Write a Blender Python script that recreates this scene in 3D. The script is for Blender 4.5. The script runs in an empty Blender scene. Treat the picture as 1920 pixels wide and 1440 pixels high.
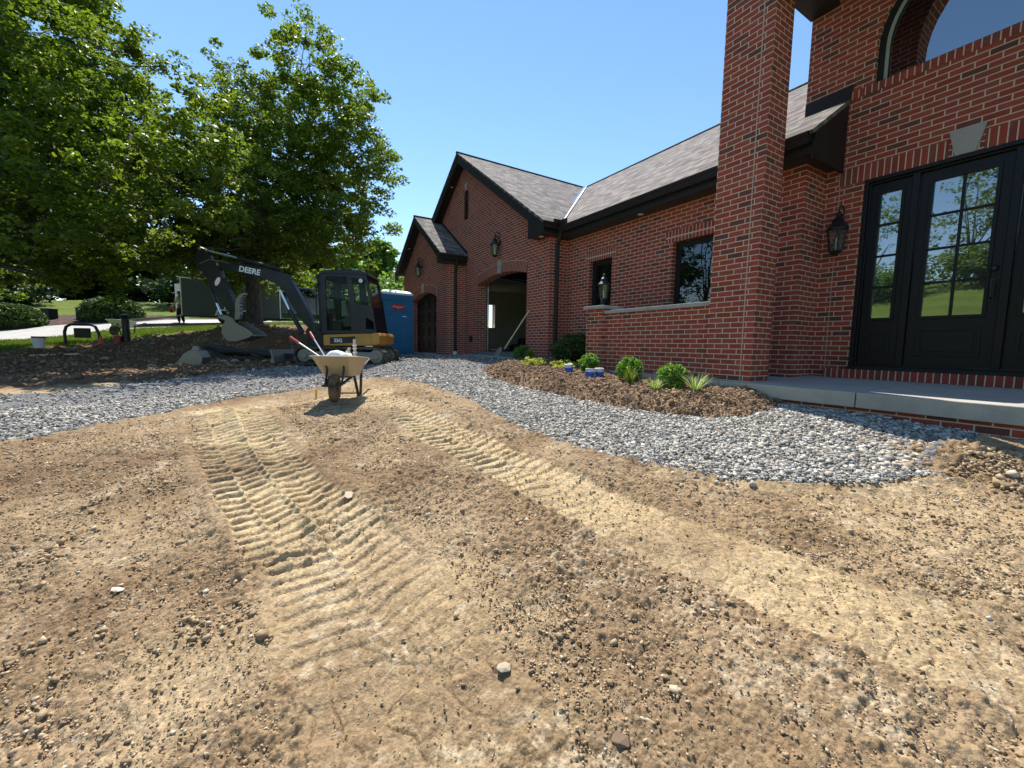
import bpy, math, random
import numpy as np
from mathutils import Vector, Matrix
from mathutils.geometry import tessellate_polygon
rnd = random.Random(7); npr = np.random.default_rng(7)
S = bpy.context.scene; COL = S.collection
# ------------------------------------------------------------------ camera
PIT, ROL, YAW, CZ, FP = math.radians(5.29), math.radians(-.969), math.radians(-58.577), .40, 776.0
def cam_axes():
    cy, sy, cp, sp = math.cos(YAW), math.sin(YAW), math.cos(PIT), math.sin(PIT)
    f = Vector((sy*cp, cy*cp, -sp)); r = Vector((cy, -sy, 0)); d = f.cross(r)
    cr, sr = math.cos(ROL), math.sin(ROL)
    return r*cr + d*sr, -r*sr + d*cr, f
AX, AD, AF = cam_axes(); CP = Vector((0, 0, CZ))
cd = bpy.data.cameras.new('camera'); cam = bpy.data.objects.new('camera', cd); COL.objects.link(cam)
cd.sensor_width = 36; cd.lens = 36*FP/1920; cd.clip_start = .05; cd.clip_end = 1500
m = Matrix((( AX.x, -AD.x, -AF.x, CP.x), (AX.y, -AD.y, -AF.y, CP.y), (AX.z, -AD.z, -AF.z, CP.z), (0, 0, 0, 1)))
cam.matrix_world = m; S.camera = cam
# ------------------------------------------------------------------ sun and sky
SAZ, SEL = math.radians(16), math.radians(57)
SUN = Vector((-math.cos(SAZ)*math.cos(SEL), math.sin(SAZ)*math.cos(SEL), math.sin(SEL)))
W = bpy.data.worlds.new('World'); S.world = W; W.use_nodes = True
wn = W.node_tree; bg = wn.nodes['Background']; sky = wn.nodes.new('ShaderNodeTexSky')
sky.sky_type = 'NISHITA'; sky.sun_disc = False; sky.sun_elevation = SEL
sky.sun_rotation = math.atan2(SUN.x, SUN.y)
sky.air_density = 1.1; sky.dust_density = 0; sky.ozone_density = 1.5
hs = wn.nodes.new('ShaderNodeHueSaturation'); hs.inputs['Saturation'].default_value = 1.12; wn.links.new(sky.outputs[0], hs.inputs['Color']); wn.links.new(hs.outputs[0], bg.inputs[0]); bg.inputs[1].default_value = .135
sl = bpy.data.lights.new('sun', 'SUN'); sl.energy = 5.0; sl.angle = math.radians(.5); sl.color = (1, .95, .88)
so = bpy.data.objects.new('sun', sl); COL.objects.link(so); so.location = (0, 0, 20)
so.rotation_euler = SUN.to_track_quat('Z', 'Y').to_euler()
S.view_settings.view_transform = 'Standard'; S.view_settings.look = 'None'
S.view_settings.exposure = 0.62; S.view_settings.gamma = 1
S.cycles.max_bounces = 8; S.cycles.transparent_max_bounces = 12
# ------------------------------------------------------------------ helpers
def tag(o, label=None, cat=None, group=None, kind=None):
    if label: o['label'] = label
    if cat: o['category'] = cat
    if group: o['group'] = group
    if kind: o['kind'] = kind
    return o
def empty(name, loc, rz=0, label=None, cat=None, group=None):
    o = bpy.data.objects.new(name, None); COL.objects.link(o); o.location = loc; o.rotation_euler = (0, 0, rz)
    o.empty_display_size = .2
    return tag(o, label, cat, group)
def kids(o): return [c for c in bpy.data.objects if c.parent is o]
def copy_tree(o, parent=None):
    c = o.copy(); COL.objects.link(c)
    if parent: c.parent = parent
    for k in kids(o): copy_tree(k, c)
    return c
class MB:
    def __init__(s): s.v = []; s.f = []; s.uv = None
    def add(s, vs, fs):
        b = len(s.v); s.v += [tuple(v) for v in vs]; s.f += [tuple(b+i for i in f) for f in fs]; return s
    def box(s, x0, x1, y0, y1, z0, z1, M=None):
        vs = [Vector((x, y, z)) for z in (z0, z1) for y in (y0, y1) for x in (x0, x1)]
        if M: vs = [M @ v for v in vs]
        return s.add(vs, [(0, 2, 3, 1), (4, 5, 7, 6), (0, 1, 5, 4), (2, 6, 7, 3), (0, 4, 6, 2), (1, 3, 7, 5)])
    def prism(s, pts, ax, lo, hi, holes=()):
        # pts: 2D outline; ax: extrusion axis ('Y': pts=(x,z), 'X': pts=(y,z), 'Z': pts=(x,y))
        def P(p, w): return (p[0], w, p[1]) if ax == 'Y' else (w, p[0], p[1]) if ax == 'X' else (p[0], p[1], w)
        loops = [list(pts)] + [list(h) for h in holes]
        flat = [p for l in loops for p in l]; n = len(flat)
        tri = tessellate_polygon([[Vector((p[0], p[1], 0)) for p in l] for l in loops])
        vs = [P(p, lo) for p in flat] + [P(p, hi) for p in flat]; fs = []
        for t in tri:
            a = flat[t[0]]; b = flat[t[1]]; c = flat[t[2]]
            cr = (b[0]-a[0])*(c[1]-a[1])-(b[1]-a[1])*(c[0]-a[0])
            t = t if cr > 0 else (t[0], t[2], t[1])
            if ax == 'Y': fs.append(t); fs.append(tuple(n+i for i in reversed(t)))
            else: fs.append(tuple(reversed(t))); fs.append(tuple(n+i for i in t))
        b = 0
        for k, l in enumerate(loops):
            ar = sum(l[i][0]*l[(i+1) % len(l)][1]-l[(i+1) % len(l)][0]*l[i][1] for i in range(len(l)))
            out = (ar > 0) == (k == 0)
            for i in range(len(l)):
                j = (i+1) % len(l); q = (b+i, b+j, n+b+j, n+b+i)
                if ax == 'Y': q = tuple(reversed(q))
                fs.append(q if out else tuple(reversed(q)))
            b += len(l)
        return s.add(vs, fs)
    def tube(s, pts, rs, n=8, cap=True):
        pts = [Vector(p) for p in pts]
        if not hasattr(rs, '__len__'): rs = [rs]*len(pts)
        rings = []; up = None
        for i, p in enumerate(pts):
            d = (pts[min(i+1, len(pts)-1)]-pts[max(i-1, 0)]).normalized()
            if up is None: up = Vector((0, 0, 1)) if abs(d.z) < .9 else Vector((1, 0, 0))
            a = d.cross(up).normalized(); b = a.cross(d).normalized(); up = b
            rings.append([p+(a*math.cos(t)+b*math.sin(t))*rs[i] for t in [2*math.pi*k/n for k in range(n)]])
        vs = [v for r in rings for v in r]; fs = []
        for i in range(len(pts)-1):
            for k in range(n):
                fs.append((i*n+k, i*n+(k+1) % n, (i+1)*n+(k+1) % n, (i+1)*n+k))
        if cap: fs.append(tuple(reversed(range(n)))); fs.append(tuple((len(pts)-1)*n+k for k in range(n)))
        return s.add(vs, fs)
    def lathe(s, prof, c=(0, 0, 0), n=20, M=None):
        # prof list of (r, z)
        vs = []; fs = []
        for r, z in prof:
            for k in range(n):
                t = 2*math.pi*k/n; v = Vector((c[0]+r*math.cos(t), c[1]+r*math.sin(t), c[2]+z)); vs.append(M @ v if M else v)
        for i in range(len(prof)-1):
            for k in range(n):
                fs.append((i*n+k, i*n+(k+1) % n, (i+1)*n+(k+1) % n, (i+1)*n+k))
        if prof[0][0] > 1e-4: fs.append(tuple(reversed(range(n))))
        if prof[-1][0] > 1e-4: fs.append(tuple((len(prof)-1)*n+k for k in range(n)))
        return s.add(vs, fs)
    def ell(s, c, r, nu=14, nv=9, jit=0, M=None):
        prof = []; vs = []; fs = []
        for j in range(nv+1):
            p = math.pi*j/nv
            for i in range(nu):
                t = 2*math.pi*i/nu; k = 1+(rnd.uniform(-jit, jit) if jit else 0)
                v = Vector((c[0]+r[0]*k*math.sin(p)*math.cos(t), c[1]+r[1]*k*math.sin(p)*math.sin(t), c[2]-r[2]*k*math.cos(p)))
                vs.append(M @ v if M else v)
        for j in range(nv):
            for i in range(nu): fs.append((j*nu+i, j*nu+(i+1) % nu, (j+1)*nu+(i+1) % nu, (j+1)*nu+i))
        return s.add(vs, fs)
    def build(s, name, mat, parent=None, world=False, uvf=None, smooth=False, bevel=0, sub=0):
        me = bpy.data.meshes.new(name)
        vs = s.v
        if world and parent is not None:
            L = wloc(parent); vs = [(v[0]-L.x, v[1]-L.y, v[2]-L.z) for v in vs]
        me.from_pydata(vs, [], s.f); me.update()
        if uvf:
            uv = me.uv_layers.new(name='UVMap'); arr = []
            for p in me.polygons:
                nn = p.normal
                for li in p.vertices: arr += uvf(s.v[li], nn)
            uv.data.foreach_set('uv', arr)
        if smooth: me.polygons.foreach_set('use_smooth', [True]*len(me.polygons))
        me.materials.append(mat)
        o = bpy.data.objects.new(name, me); COL.objects.link(o)
        if parent is not None: o.parent = parent
        if bevel:
            b = o.modifiers.new('bevel', 'BEVEL'); b.width = bevel; b.segments = 2; b.limit_method = 'ANGLE'; b.angle_limit = .6
        if sub:
            b = o.modifiers.new('sub', 'SUBSURF'); b.levels = b.render_levels = sub
        return o
def wloc(o):
    L = Vector((0, 0, 0))
    while o is not None:
        L = L + Vector(o.location); o = o.parent
    return L
def npmesh(name, V, Fq, mat, attrs=None, parent=None, smooth=False, nside=4):
    me = bpy.data.meshes.new(name); nf = len(Fq)
    me.vertices.add(len(V)); me.vertices.foreach_set('co', np.asarray(V, np.float32).ravel())
    me.loops.add(nf*nside); me.loops.foreach_set('vertex_index', np.asarray(Fq, np.int32).ravel())
    me.polygons.add(nf); me.polygons.foreach_set('loop_start', np.arange(nf, dtype=np.int32)*nside)
    if smooth: me.polygons.foreach_set('use_smooth', np.ones(nf, bool))
    for k, a in (attrs or {}).items():
        at = me.attributes.new(k, 'FLOAT', 'POINT'); at.data.foreach_set('value', np.asarray(a, np.float32))
    me.update(calc_edges=True); me.validate()
    me.materials.append(mat)
    o = bpy.data.objects.new(name, me); COL.objects.link(o)
    if parent is not None: o.parent = parent
    return o
# ------------------------------------------------------------------ materials
class NT:
    def __init__(s, name):
        s.m = bpy.data.materials.new(name); s.m.use_nodes = True; s.t = s.m.node_tree; s.b = s.t.nodes['Principled BSDF']
    def n(s, typ, ins=None, **kw):
        x = s.t.nodes.new(typ)
        for k, v in kw.items(): setattr(x, k, v)
        for k, v in (ins or {}).items(): s.set(x, k, v)
        return x
    def set(s, x, k, v):
        i = x.inputs[k]
        if isinstance(v, bpy.types.NodeSocket): s.t.links.new(v, i)
        elif isinstance(v, bpy.types.Node): s.t.links.new(v.outputs[0], i)
        else: i.default_value = v
    def P(s, **kw):
        for k, v in kw.items(): s.set(s.b, k.replace('_', ' '), v)
        return s.m
    def ramp(s, fac, stops, interp='LINEAR'):
        r = s.n('ShaderNodeValToRGB', {'Fac': fac}); r.color_ramp.interpolation = interp
        e = r.color_ramp.elements
        while len(e) < len(stops): e.new(.5)
        for i, (p, c) in enumerate(stops): e[i].position = p; e[i].color = (c[0], c[1], c[2], 1)
        return r
    def noise(s, scale, detail=4, rough=.55, vec=None, dim='3D'):
        return s.n('ShaderNodeTexNoise', {'Scale': scale, 'Detail': detail, 'Roughness': rough, **({'Vector': vec} if vec else {})})
    def mix(s, fac, a, b, mode='MIX'):
        x = s.n('ShaderNodeMix', data_type='RGBA', blend_type=mode)
        for k, v in ((0, fac), (6, a), (7, b)):
            if isinstance(v, (bpy.types.NodeSocket, bpy.types.Node)):
                s.t.links.new(v.outputs[0] if isinstance(v, bpy.types.Node) else v, x.inputs[k])
            else: x.inputs[k].default_value = v if k == 0 else (v[0], v[1], v[2], 1)
        return x.outputs[2]
    def math(s, op, a, b=0.0, c=None):
        x = s.n('ShaderNodeMath', operation=op); s.set(x, 0, a); s.set(x, 1, b)
        if c is not None: s.set(x, 2, c)
        return x.outputs[0]
    def bump(s, h, strength=.5, dist=.01, prev=None):
        x = s.n('ShaderNodeBump', {'Height': h, 'Strength': strength, 'Distance': dist})
        if prev is not None: s.set(x, 'Normal', prev)
        return x.outputs[0]
    def obj(s): return s.n('ShaderNodeTexCoord').outputs['Object']
    def geo(s): return s.n('ShaderNodeNewGeometry').outputs['Position']
def paint(name, c, rough=.5, var=.12, metal=0, scale=6, bump=0, spec=.5, dirt=None, dscale=3):
    t = NT(name); o = t.obj(); nz = t.noise(scale, 5, .6, o)
    c2 = [x*(1-var) for x in c]; c1 = [min(1, x*(1+var)) for x in c]
    col = t.mix(nz.outputs[0], c2, c1)
    if dirt:
        d = t.noise(dscale, 6, .65, o); f = t.ramp(d.outputs[0], [(.45, (0, 0, 0)), (.7, (1, 1, 1))])
        col = t.mix(t.math('MULTIPLY', f, dirt[3]), col, dirt[:3])
    r = t.math('ADD', t.math('MULTIPLY', nz.outputs[0], .25), rough-.12)
    kw = dict(Base_Color=col, Roughness=r, Metallic=metal)
    if bump: kw['Normal'] = t.bump(t.noise(scale*6, 5, .6, o).outputs[0], .4, bump)
    t.P(**kw); t.b.inputs['Specular IOR Level'].default_value = spec
    return t.m
DUST = (.30, .23, .15, .5)
def brick_mat(name, soldier=False, width=.2032, off=.5):
    t = NT(name); uv = t.n('ShaderNodeUVMap').outputs[0]
    br = t.n('ShaderNodeTexBrick', {'Vector': uv, 'Color1': (0, 0, 0, 1), 'Color2': (1, 1, 1, 1), 'Mortar': (0, 0, 0, 1), 'Scale': 1.0,
         'Mortar Size': .0066, 'Mortar Smooth': .25, 'Bias': 0.0, 'Brick Width': width, 'Row Height': .0677})
    br.offset = off; br.offset_frequency = 2; br.squash = 1
    cr = t.ramp(br.outputs['Color'], [(0, (.31, .060, .036)), (.3, (.38, .078, .046)), (.55, (.27, .052, .035)), (.82, (.33, .085, .053)), (.90, (.18, .058, .042)), (1, (.12, .052, .042))]
                if not soldier else [(0, (.34, .066, .042)), (.5, (.27, .055, .038)), (.93, (.20, .06, .045))])
    nz = t.noise(38, 6, .7, uv); n2 = t.noise(1.3, 4, .6, uv); n3 = t.noise(260, 3, .6, uv)
    col = t.mix(.5, cr, t.mix(nz.outputs[0], (.45, .42, .42), (1.5, 1.5, 1.5)), 'MULTIPLY')
    spk = t.ramp(n3.outputs[0], [(.34, (.35, .35, .35)), (.44, (1, 1, 1))])
    col = t.mix(.6, col, spk, 'MULTIPLY')
    sm = t.noise(7, 7, .72, uv); smf = t.ramp(sm.outputs[0], [(.52, (0, 0, 0)), (.72, (1, 1, 1))]); col = t.mix(t.math('MULTIPLY', smf, .10), col, (.52, .40, .32))
    mort = t.mix(nz.outputs[0], (.50, .39, .29), (.70, .57, .44))
    col = t.mix(br.outputs['Fac'], col, mort)
    col = t.mix(.35, col, t.mix(n2.outputs[0], (.6, .6, .6), (1.35, 1.3, 1.25)), 'MULTIPLY')
    h = t.math('ADD', t.math('MULTIPLY', br.outputs['Fac'], -1.0), t.math('MULTIPLY', nz.outputs[0], .35))
    t.P(Base_Color=col, Roughness=.88, Normal=t.bump(h, .8, .006)); t.b.inputs['Specular IOR Level'].default_value = .25
    return t.m
M = {}
M['brick'] = brick_mat('brick'); M['soldier'] = brick_mat('soldier_brick', True, .3, 0.0)
M['rowlock'] = brick_mat('rowlock_brick', True, .3, 0.0)
def shingle_mat():
    t = NT('shingles'); uv = t.n('ShaderNodeUVMap').outputs[0]
    br = t.n('ShaderNodeTexBrick', {'Vector': uv, 'Color1': (0, 0, 0, 1), 'Color2': (1, 1, 1, 1), 'Mortar': (.2, .2, .2, 1), 'Scale': 1.0, 'Mortar Size': .0066, 'Mortar Smooth': .3, 'Brick Width': .24, 'Row Height': .14})
    br.offset = .37; br.offset_frequency = 2; br.squash = .6; br.squash_frequency = 3
    cr = t.ramp(br.outputs['Color'], [(0, (.10, .084, .072)), (.4, (.17, .145, .127)), (.7, (.23, .20, .175)), (1, (.29, .255, .222))])
    sep = t.n('ShaderNodeSeparateXYZ', {'Vector': uv}); fr = t.math('FRACT', t.math('DIVIDE', sep.outputs[1], .14))
    sh = t.ramp(fr, [(0, (.25, .25, .25)), (.10, (.45, .45, .45)), (.2, (1, 1, 1)), (1, (1, 1, 1))])
    g = t.noise(320, 3, .7, uv); big = t.noise(.9, 4, .6, uv)
    col = t.mix(.45, cr, t.mix(g.outputs[0], (.3, .3, .3), (1.7, 1.7, 1.7)), 'MULTIPLY')
    col = t.mix(.4, col, t.mix(big.outputs[0], (.6, .6, .6), (1.4, 1.4, 1.4)), 'MULTIPLY')
    col = t.mix(t.math('MULTIPLY', br.outputs['Fac'], .6), col, (.03, .026, .022))
    h = t.math('ADD', t.math('MULTIPLY', fr, -1.0), t.math('MULTIPLY', br.outputs['Color'], .5))
    t.P(Base_Color=col, Roughness=.93, Normal=t.bump(h, 1.0, .012)); t.b.inputs['Specular IOR Level'].default_value = .2
    return t.m
M['shingle'] = shingle_mat()
def concrete(name, c, grain=1.0):
    t = NT(name); o = t.geo(); a = t.noise(1.6, 6, .65, o); b = t.noise(60*grain, 5, .7, o); st = t.noise(5, 4, .6, o)
    col = t.mix(a.outputs[0], [x*.72 for x in c], [x*1.22 for x in c])
    col = t.mix(.35, col, t.mix(b.outputs[0], (.55, .55, .55), (1.4, 1.4, 1.4)), 'MULTIPLY')
    f = t.ramp(st.outputs[0], [(.52, (0, 0, 0)), (.62, (1, 1, 1))]); col = t.mix(t.math('MULTIPLY', f, .25), col, [x*.55 for x in c])
    t.P(Base_Color=col, Roughness=.85, Normal=t.bump(b.outputs[0], .35, .004)); return t.m
M['concrete'] = concrete('concrete', (.43, .40, .335)); M['road'] = concrete('road_concrete', (.46, .44, .40)); M['stone'] = concrete('cast_stone', (.36, .34, .31))
M['bronze'] = paint('dark_bronze_metal', (.016, .014, .0135), .5, .2, spec=.3); M['soffit'] = None
def soffit_mat():
    t = NT('soffit_panels'); g = t.geo(); sp = t.n('ShaderNodeSeparateXYZ', {'Vector': g})
    fr = t.math('FRACT', t.math('DIVIDE', sp.outputs[0], .2)); l = t.ramp(fr, [(0, (.2, .2, .2)), (.05, (.2, .2, .2)), (.09, (1, 1, 1))])
    col = t.mix(1.0, (.035, .028, .024), l, 'MULTIPLY'); t.P(Base_Color=col, Roughness=.55, Normal=t.bump(l, .5, .01)); return t.m
M['soffit'] = soffit_mat()
M['door'] = paint('black_door_paint', (.0085, .0082, .009), .42, .2, scale=9, spec=.28)
M['gdoor'] = paint('dark_brown_garage_door', (.012, .008, .007), .6, .2, spec=.2)
M['alum'] = paint('bare_aluminium', (.75, .76, .78), .3, .05, metal=.9)
M['iron'] = paint('black_iron', (.012, .012, .012), .45, .2, bump=.001)
M['drywall'] = paint('pale_drywall', (.72, .72, .64), .9, .05); M['whitep'] = paint('white_plastic', (.78, .78, .76), .45, .06, dirt=(.35, .3, .24, .35))
def glass(name, refl, tint=(.01, .012, .012), rough=.0, trans=0.0, wav=0.0, gcol=(.9, .95, 1)):
    t = NT(name); out = t.t.nodes['Material Output']
    fr = t.n('ShaderNodeFresnel', {'IOR': 1.5}); bf = t.n('ShaderNodeNewGeometry').outputs['Backfacing']; fac = t.math('ADD', fr, refl); fac.node.use_clamp = True; fac = t.math('MULTIPLY', fac, t.math('SUBTRACT', 1.0, bf))
    gl = t.n('ShaderNodeBsdfGlossy', {'Color': (*gcol, 1), 'Roughness': rough})
    base = t.n('ShaderNodeBsdfDiffuse', {'Color': (*tint, 1)})
    if wav:
        nz = t.noise(1.4, 2, .5, t.obj()); nb = t.bump(nz.outputs[0], wav, .02); t.set(gl, 'Normal', nb)
    if trans:
        tr = t.n('ShaderNodeBsdfTransparent', {'Color': (.82, .88, .86, 1)}); mx = t.n('ShaderNodeMixShader', {0: trans}); t.t.links.new(base.outputs[0], mx.inputs[1]); t.t.links.new(tr.outputs[0], mx.inputs[2]); base = mx
    mx2 = t.n('ShaderNodeMixShader', {0: fac}); t.t.links.new(base.outputs[0], mx2.inputs[1]); t.t.links.new(gl.outputs[0], mx2.inputs[2])
    t.t.links.new(mx2.outputs[0], out.inputs[0]); return t.m
M['dglass'] = glass('door_glass', .36, (.05, .055, .055), rough=.012, wav=.10, gcol=(.80, .85, .88)); M['wglass'] = glass('window_glass', .06, (.004, .004, .005), wav=.1, trans=.25); M['uglass'] = glass('arch_window_glass', .30, (.006, .008, .01), wav=.05)
M['cglass'] = glass('cab_glass', -.03, trans=.96); M['lglass'] = glass('lantern_glass', .06, (.25, .25, .24), trans=.8, wav=.4)
def leafmat(name, c, c2, trans=.45):
    t = NT(name); out = t.t.nodes['Material Output']; at = t.n('ShaderNodeAttribute', attribute_name='tint')
    col = t.mix(at.outputs['Fac'], c, c2)
    df = t.n('ShaderNodeBsdfPrincipled', {'Base Color': col, 'Roughness': .5}); df.inputs['Specular IOR Level'].default_value = .35
    tc = t.mix(1.0, col, (1.7, 1.75, .55), 'MULTIPLY')
    tr = t.n('ShaderNodeBsdfTranslucent', {'Color': tc}); mx = t.n('ShaderNodeMixShader', {0: trans})
    t.t.links.new(df.outputs[0], mx.inputs[1]); t.t.links.new(tr.outputs[0], mx.inputs[2]); t.t.links.new(mx.outputs[0], out.inputs[0]); return t.m
M['maple'] = leafmat('maple_leaves', (.042, .082, .014), (.19, .245, .040), .45)
M['dleaf'] = leafmat('dark_leaves', (.010, .028, .010), (.030, .062, .018), .25)
M['fleaf'] = leafmat('bright_leaves', (.08, .15, .04), (.18, .28, .08), .42)
M['purple'] = leafmat('purple_leaves', (.02, .012, .012), (.05, .03, .02), .3)
M['boxl'] = leafmat('boxwood_leaves', (.07, .17, .02), (.2, .38, .06), .35); M['hedge'] = leafmat('yew_leaves', (.025, .06, .012), (.09, .14, .03), .2)
M['yell'] = leafmat('yellow_green_leaves', (.22, .27, .03), (.45, .46, .12), .35); M['sedge'] = leafmat('variegated_blades', (.10, .20, .05), (.5, .55, .3), .3)
M['grassb'] = leafmat('grass_blades', (.075, .12, .018), (.16, .22, .04), .35)
def bark():
    t = NT('bark'); o = t.obj(); mp = t.n('ShaderNodeMapping', {'Vector': o, 'Scale': (7, 7, 1.4)}); a = t.noise(3, 8, .7, mp.outputs[0])
    t.P(Base_Color=t.ramp(a.outputs[0], [(.35, (.03, .024, .018)), (.65, (.13, .11, .09))]), Roughness=.95, Normal=t.bump(a.outputs[0], .9, .03)); return t.m
M['bark'] = bark()
# ------------------------------------------------------------------ terrain
def fp(px, d, py=720):           # a spot at picture column px and forward distance d (metres)
    w = AF + AX*((px-960)/FP); w = Vector((w.x, w.y)); f = Vector((AF.x, AF.y))
    return (w.x*d/1.0, w.y*d/1.0)
CTRL = [(0, 0, -1.03), (-6.2, 1.0, -.44), (-3.1, .5, -.74), (-.85, 5.1, -.30), (-2.5, 5.1, -.25), (-1.0, 4.3, -.38), (-2.7, 4.2, -.37), (-5.6, 4.9, -.20), (-4.3, 4.9, -.29), (-3.2, 4.9, -.31), (-6.5, 5.0, -.16), (-4.0, 3.8, -.34),
        (-7.8, 5.2, -.03), (-8.8, 5.6, .06), (-12.5, 5.0, .05), (-14.7, 4.9, .05), (-13.3, 3.8, -.01), (-11.9, 2.0, -.20), (-12.9, .9, -.17), (-7, 3.4, -.16), (-17, 5, .1), (-17.3, 9, .3), (-8, 12, .1), (-3, 12, 0), (3, 12, 0),
        (1.5, 5.1, -.33), (2.5, 2, -.8), (1, -6, -1.35), (6, -3, -1.0), (6, -14, -.6), (-4, -5, -.95), (4, -26, 4.0), (16, -12, .8), (18, 6, -.2), (-5, -12, .9), (-7, -22, 3.9), (-9, -36, 6.6), (20, -30, 4.4)]
for px, d, z in [(0, 6, -.38), (-300, 7, -.5), (200, 9, -.34), (300, 7, -.40), (0, 10.5, -.30), (100, 13, -.08), (17, 13, -.02), (100, 15.5, .24), (200, 15.5, .34), (312, 17, .62), (400, 18, .85), (300, 12, -.12), (420, 12.5, -.10),
                 (0, 15, .17), (-250, 12, -.25), (100, 18, .42), (200, 21, .92), (340, 22.5, 1.2), (500, 22, 1.35), (560, 17, .8), (700, 22, 1.2), (600, 25, 1.55), (0, 21, .83), (-250, 17, .35), (200, 24.5, 1.5), (100, 24, 1.35), (480, 16.5, .85),
                 (30, 26, 1.7), (230, 27, 1.9), (450, 26, 1.6), (680, 30, 1.9), (200, 40, 4.0), (50, 40, 3.9), (-300, 35, 3.2), (450, 40, 3.6), (650, 45, 3.4), (200, 60, 5), (-200, 60, 4.5), (600, 80, 4.5), (1100, 60, 2), (1500, 60, 2)]:
    CTRL.append((*fp(px, d), z))
CT = np.array(CTRL, float)
def _U(r2): return np.where(r2 > 1e-12, r2*np.log(np.maximum(r2, 1e-12)), 0)
def tps_fit(c, lam=1e-3):
    n = len(c); d2 = ((c[:, None, :2]-c[None, :, :2])**2).sum(2); K = _U(d2)+lam*np.eye(n)*10
    P = np.c_[np.ones(n), c[:, :2]]; A = np.zeros((n+3, n+3)); A[:n, :n] = K; A[:n, n:] = P; A[n:, :n] = P.T
    return np.linalg.solve(A, np.r_[c[:, 2], 0, 0, 0])
TW = tps_fit(CT)
def base_h(x, y):
    x = np.asarray(x, float); y = np.asarray(y, float); r = np.hypot(x, y); k = np.minimum(1, 75/np.maximum(r, 1e-6)); x = x*k; y = y*k
    h = TW[-3]+TW[-2]*x+TW[-1]*y
    for i in range(len(CT)): h = h+TW[i]*_U((x-CT[i, 0])**2+(y-CT[i, 1])**2)
    h = np.clip(h, -1.8, 8.5)
    # spoil heap in front of the big tree, hollow beside the spare bucket
    for (px, d, a, sx, sy) in [(500, 14.2, .52, 1.7, .9), (420, 14.3, .30, 1.4, .8), (560, 14.0, .34, 1.0, .7), (460, 13.4, .16, .5, .4), (530, 13.2, .14, .45, .4), (300, 11.2, -.22, .8, .6)]:
        cx, cy = fp(px, d); dx = x-cx; dy = y-cy; u = dx*AX.x+dy*AX.y; v = dx*AF.x+dy*AF.y
        h = h+a*np.exp(-(u/sx)**2-(v/sy)**2)
    return h
# gradient noise in numpy
_P = npr.permutation(4096); _G = npr.uniform(0, 2*np.pi, 4096); _GX = np.cos(_G); _GY = np.sin(_G)
def _h(i, j, s): return _P[(_P[(i+s*57) & 4095]+j) & 4095]
def perlin(x, y, s=0):
    i = np.floor(x).astype(np.int64); j = np.floor(y).astype(np.int64); fx = x-i; fy = y-j
    u = fx*fx*fx*(fx*(fx*6-15)+10); v = fy*fy*fy*(fy*(fy*6-15)+10)
    def g(a, b): k = _h(i+a, j+b, s); return _GX[k]*(fx-a)+_GY[k]*(fy-b)
    n0 = g(0, 0)*(1-u)+g(1, 0)*u; n1 = g(0, 1)*(1-u)+g(1, 1)*u
    return (n0*(1-v)+n1*v)*1.4
def fbm(x, y, f, o=4, s=0, g=.5):
    r = 0; a = 1; 
    for k in range(o): r = r+a*perlin(x*f, y*f, s+k); f *= 2.03; a *= g
    return r
def pellets(x, y, cell, s=0, dens=.75):
    # rounded crumbs: one per cell, height above their neighbours
    X = x/cell; Y = y/cell; i = np.floor(X).astype(np.int64); j = np.floor(Y).astype(np.int64); best = np.zeros_like(X)
    for a in (-1, 0, 1):
        for b in (-1, 0, 1):
            k = _h(i+a, j+b, s); k2 = _h(j+b, i+a, s+3)
            cx = i+a+.5+.42*_GX[k]; cy = j+b+.5+.42*_GY[k]; r = .28+.42*((k2 % 97)/97.0); on = (k2 % 101)/101.0 < dens
            e = 1+.5*_GX[k2]; d2 = ((X-cx)**2*e+(Y-cy)**2/e)/(r*r)
            best = np.maximum(best, np.where(on, np.sqrt(np.maximum(0, 1-d2))*r, 0))
    return best*cell
def ground_at(px, py):
    """3D point of the smooth terrain seen at a picture position"""
    d = AF+AX*((px-960)/FP)+AD*((py-720)/FP); lo = None; t = .8
    while t < 120:
        p = CP+d*t
        if p.z < float(base_h(p.x, p.y)): break
        lo = t; t *= 1.03
    a, b = lo or .5, t
    for _ in range(24):
        mt = (a+b)/2; p = CP+d*mt
        if p.z < float(base_h(p.x, p.y)): b = mt
        else: a = mt
    return (CP+d*b)
def gz(x, y): return float(base_h(x, y))
def inpoly(x, y, poly):
    c = np.zeros(x.shape, bool); n = len(poly)
    for i in range(n):
        x0, y0 = poly[i]; x1, y1 = poly[(i+1) % n]
        if y0 == y1: continue
        k = ((y0 > y) != (y1 > y)) & (x < (x1-x0)*(y-y0)/(y1-y0)+x0); c ^= k
    return c
def segdist(x, y, pts):
    """signed side distance and arc length to a polyline"""
    best = np.full(x.shape, 1e9); sd = np.zeros(x.shape); al = np.zeros(x.shape); L = 0
    for (x0, y0), (x1, y1) in zip(pts[:-1], pts[1:]):
        dx, dy = x1-x0, y1-y0; l = math.hypot(dx, dy); t = np.clip(((x-x0)*dx+(y-y0)*dy)/(l*l), 0, 1)
        qx = x-(x0+t*dx); qy = y-(y0+t*dy); d = np.hypot(qx, qy); c = (dx*qy-dy*qx)/l
        k = d < best; best = np.where(k, d, best); sd = np.where(k, np.sign(c)*d, sd); al = np.where(k, L+t*l, al); L += l
    return best, sd, al, L
G2 = lambda pts: [tuple(ground_at(*p))[:2] for p in pts]
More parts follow.
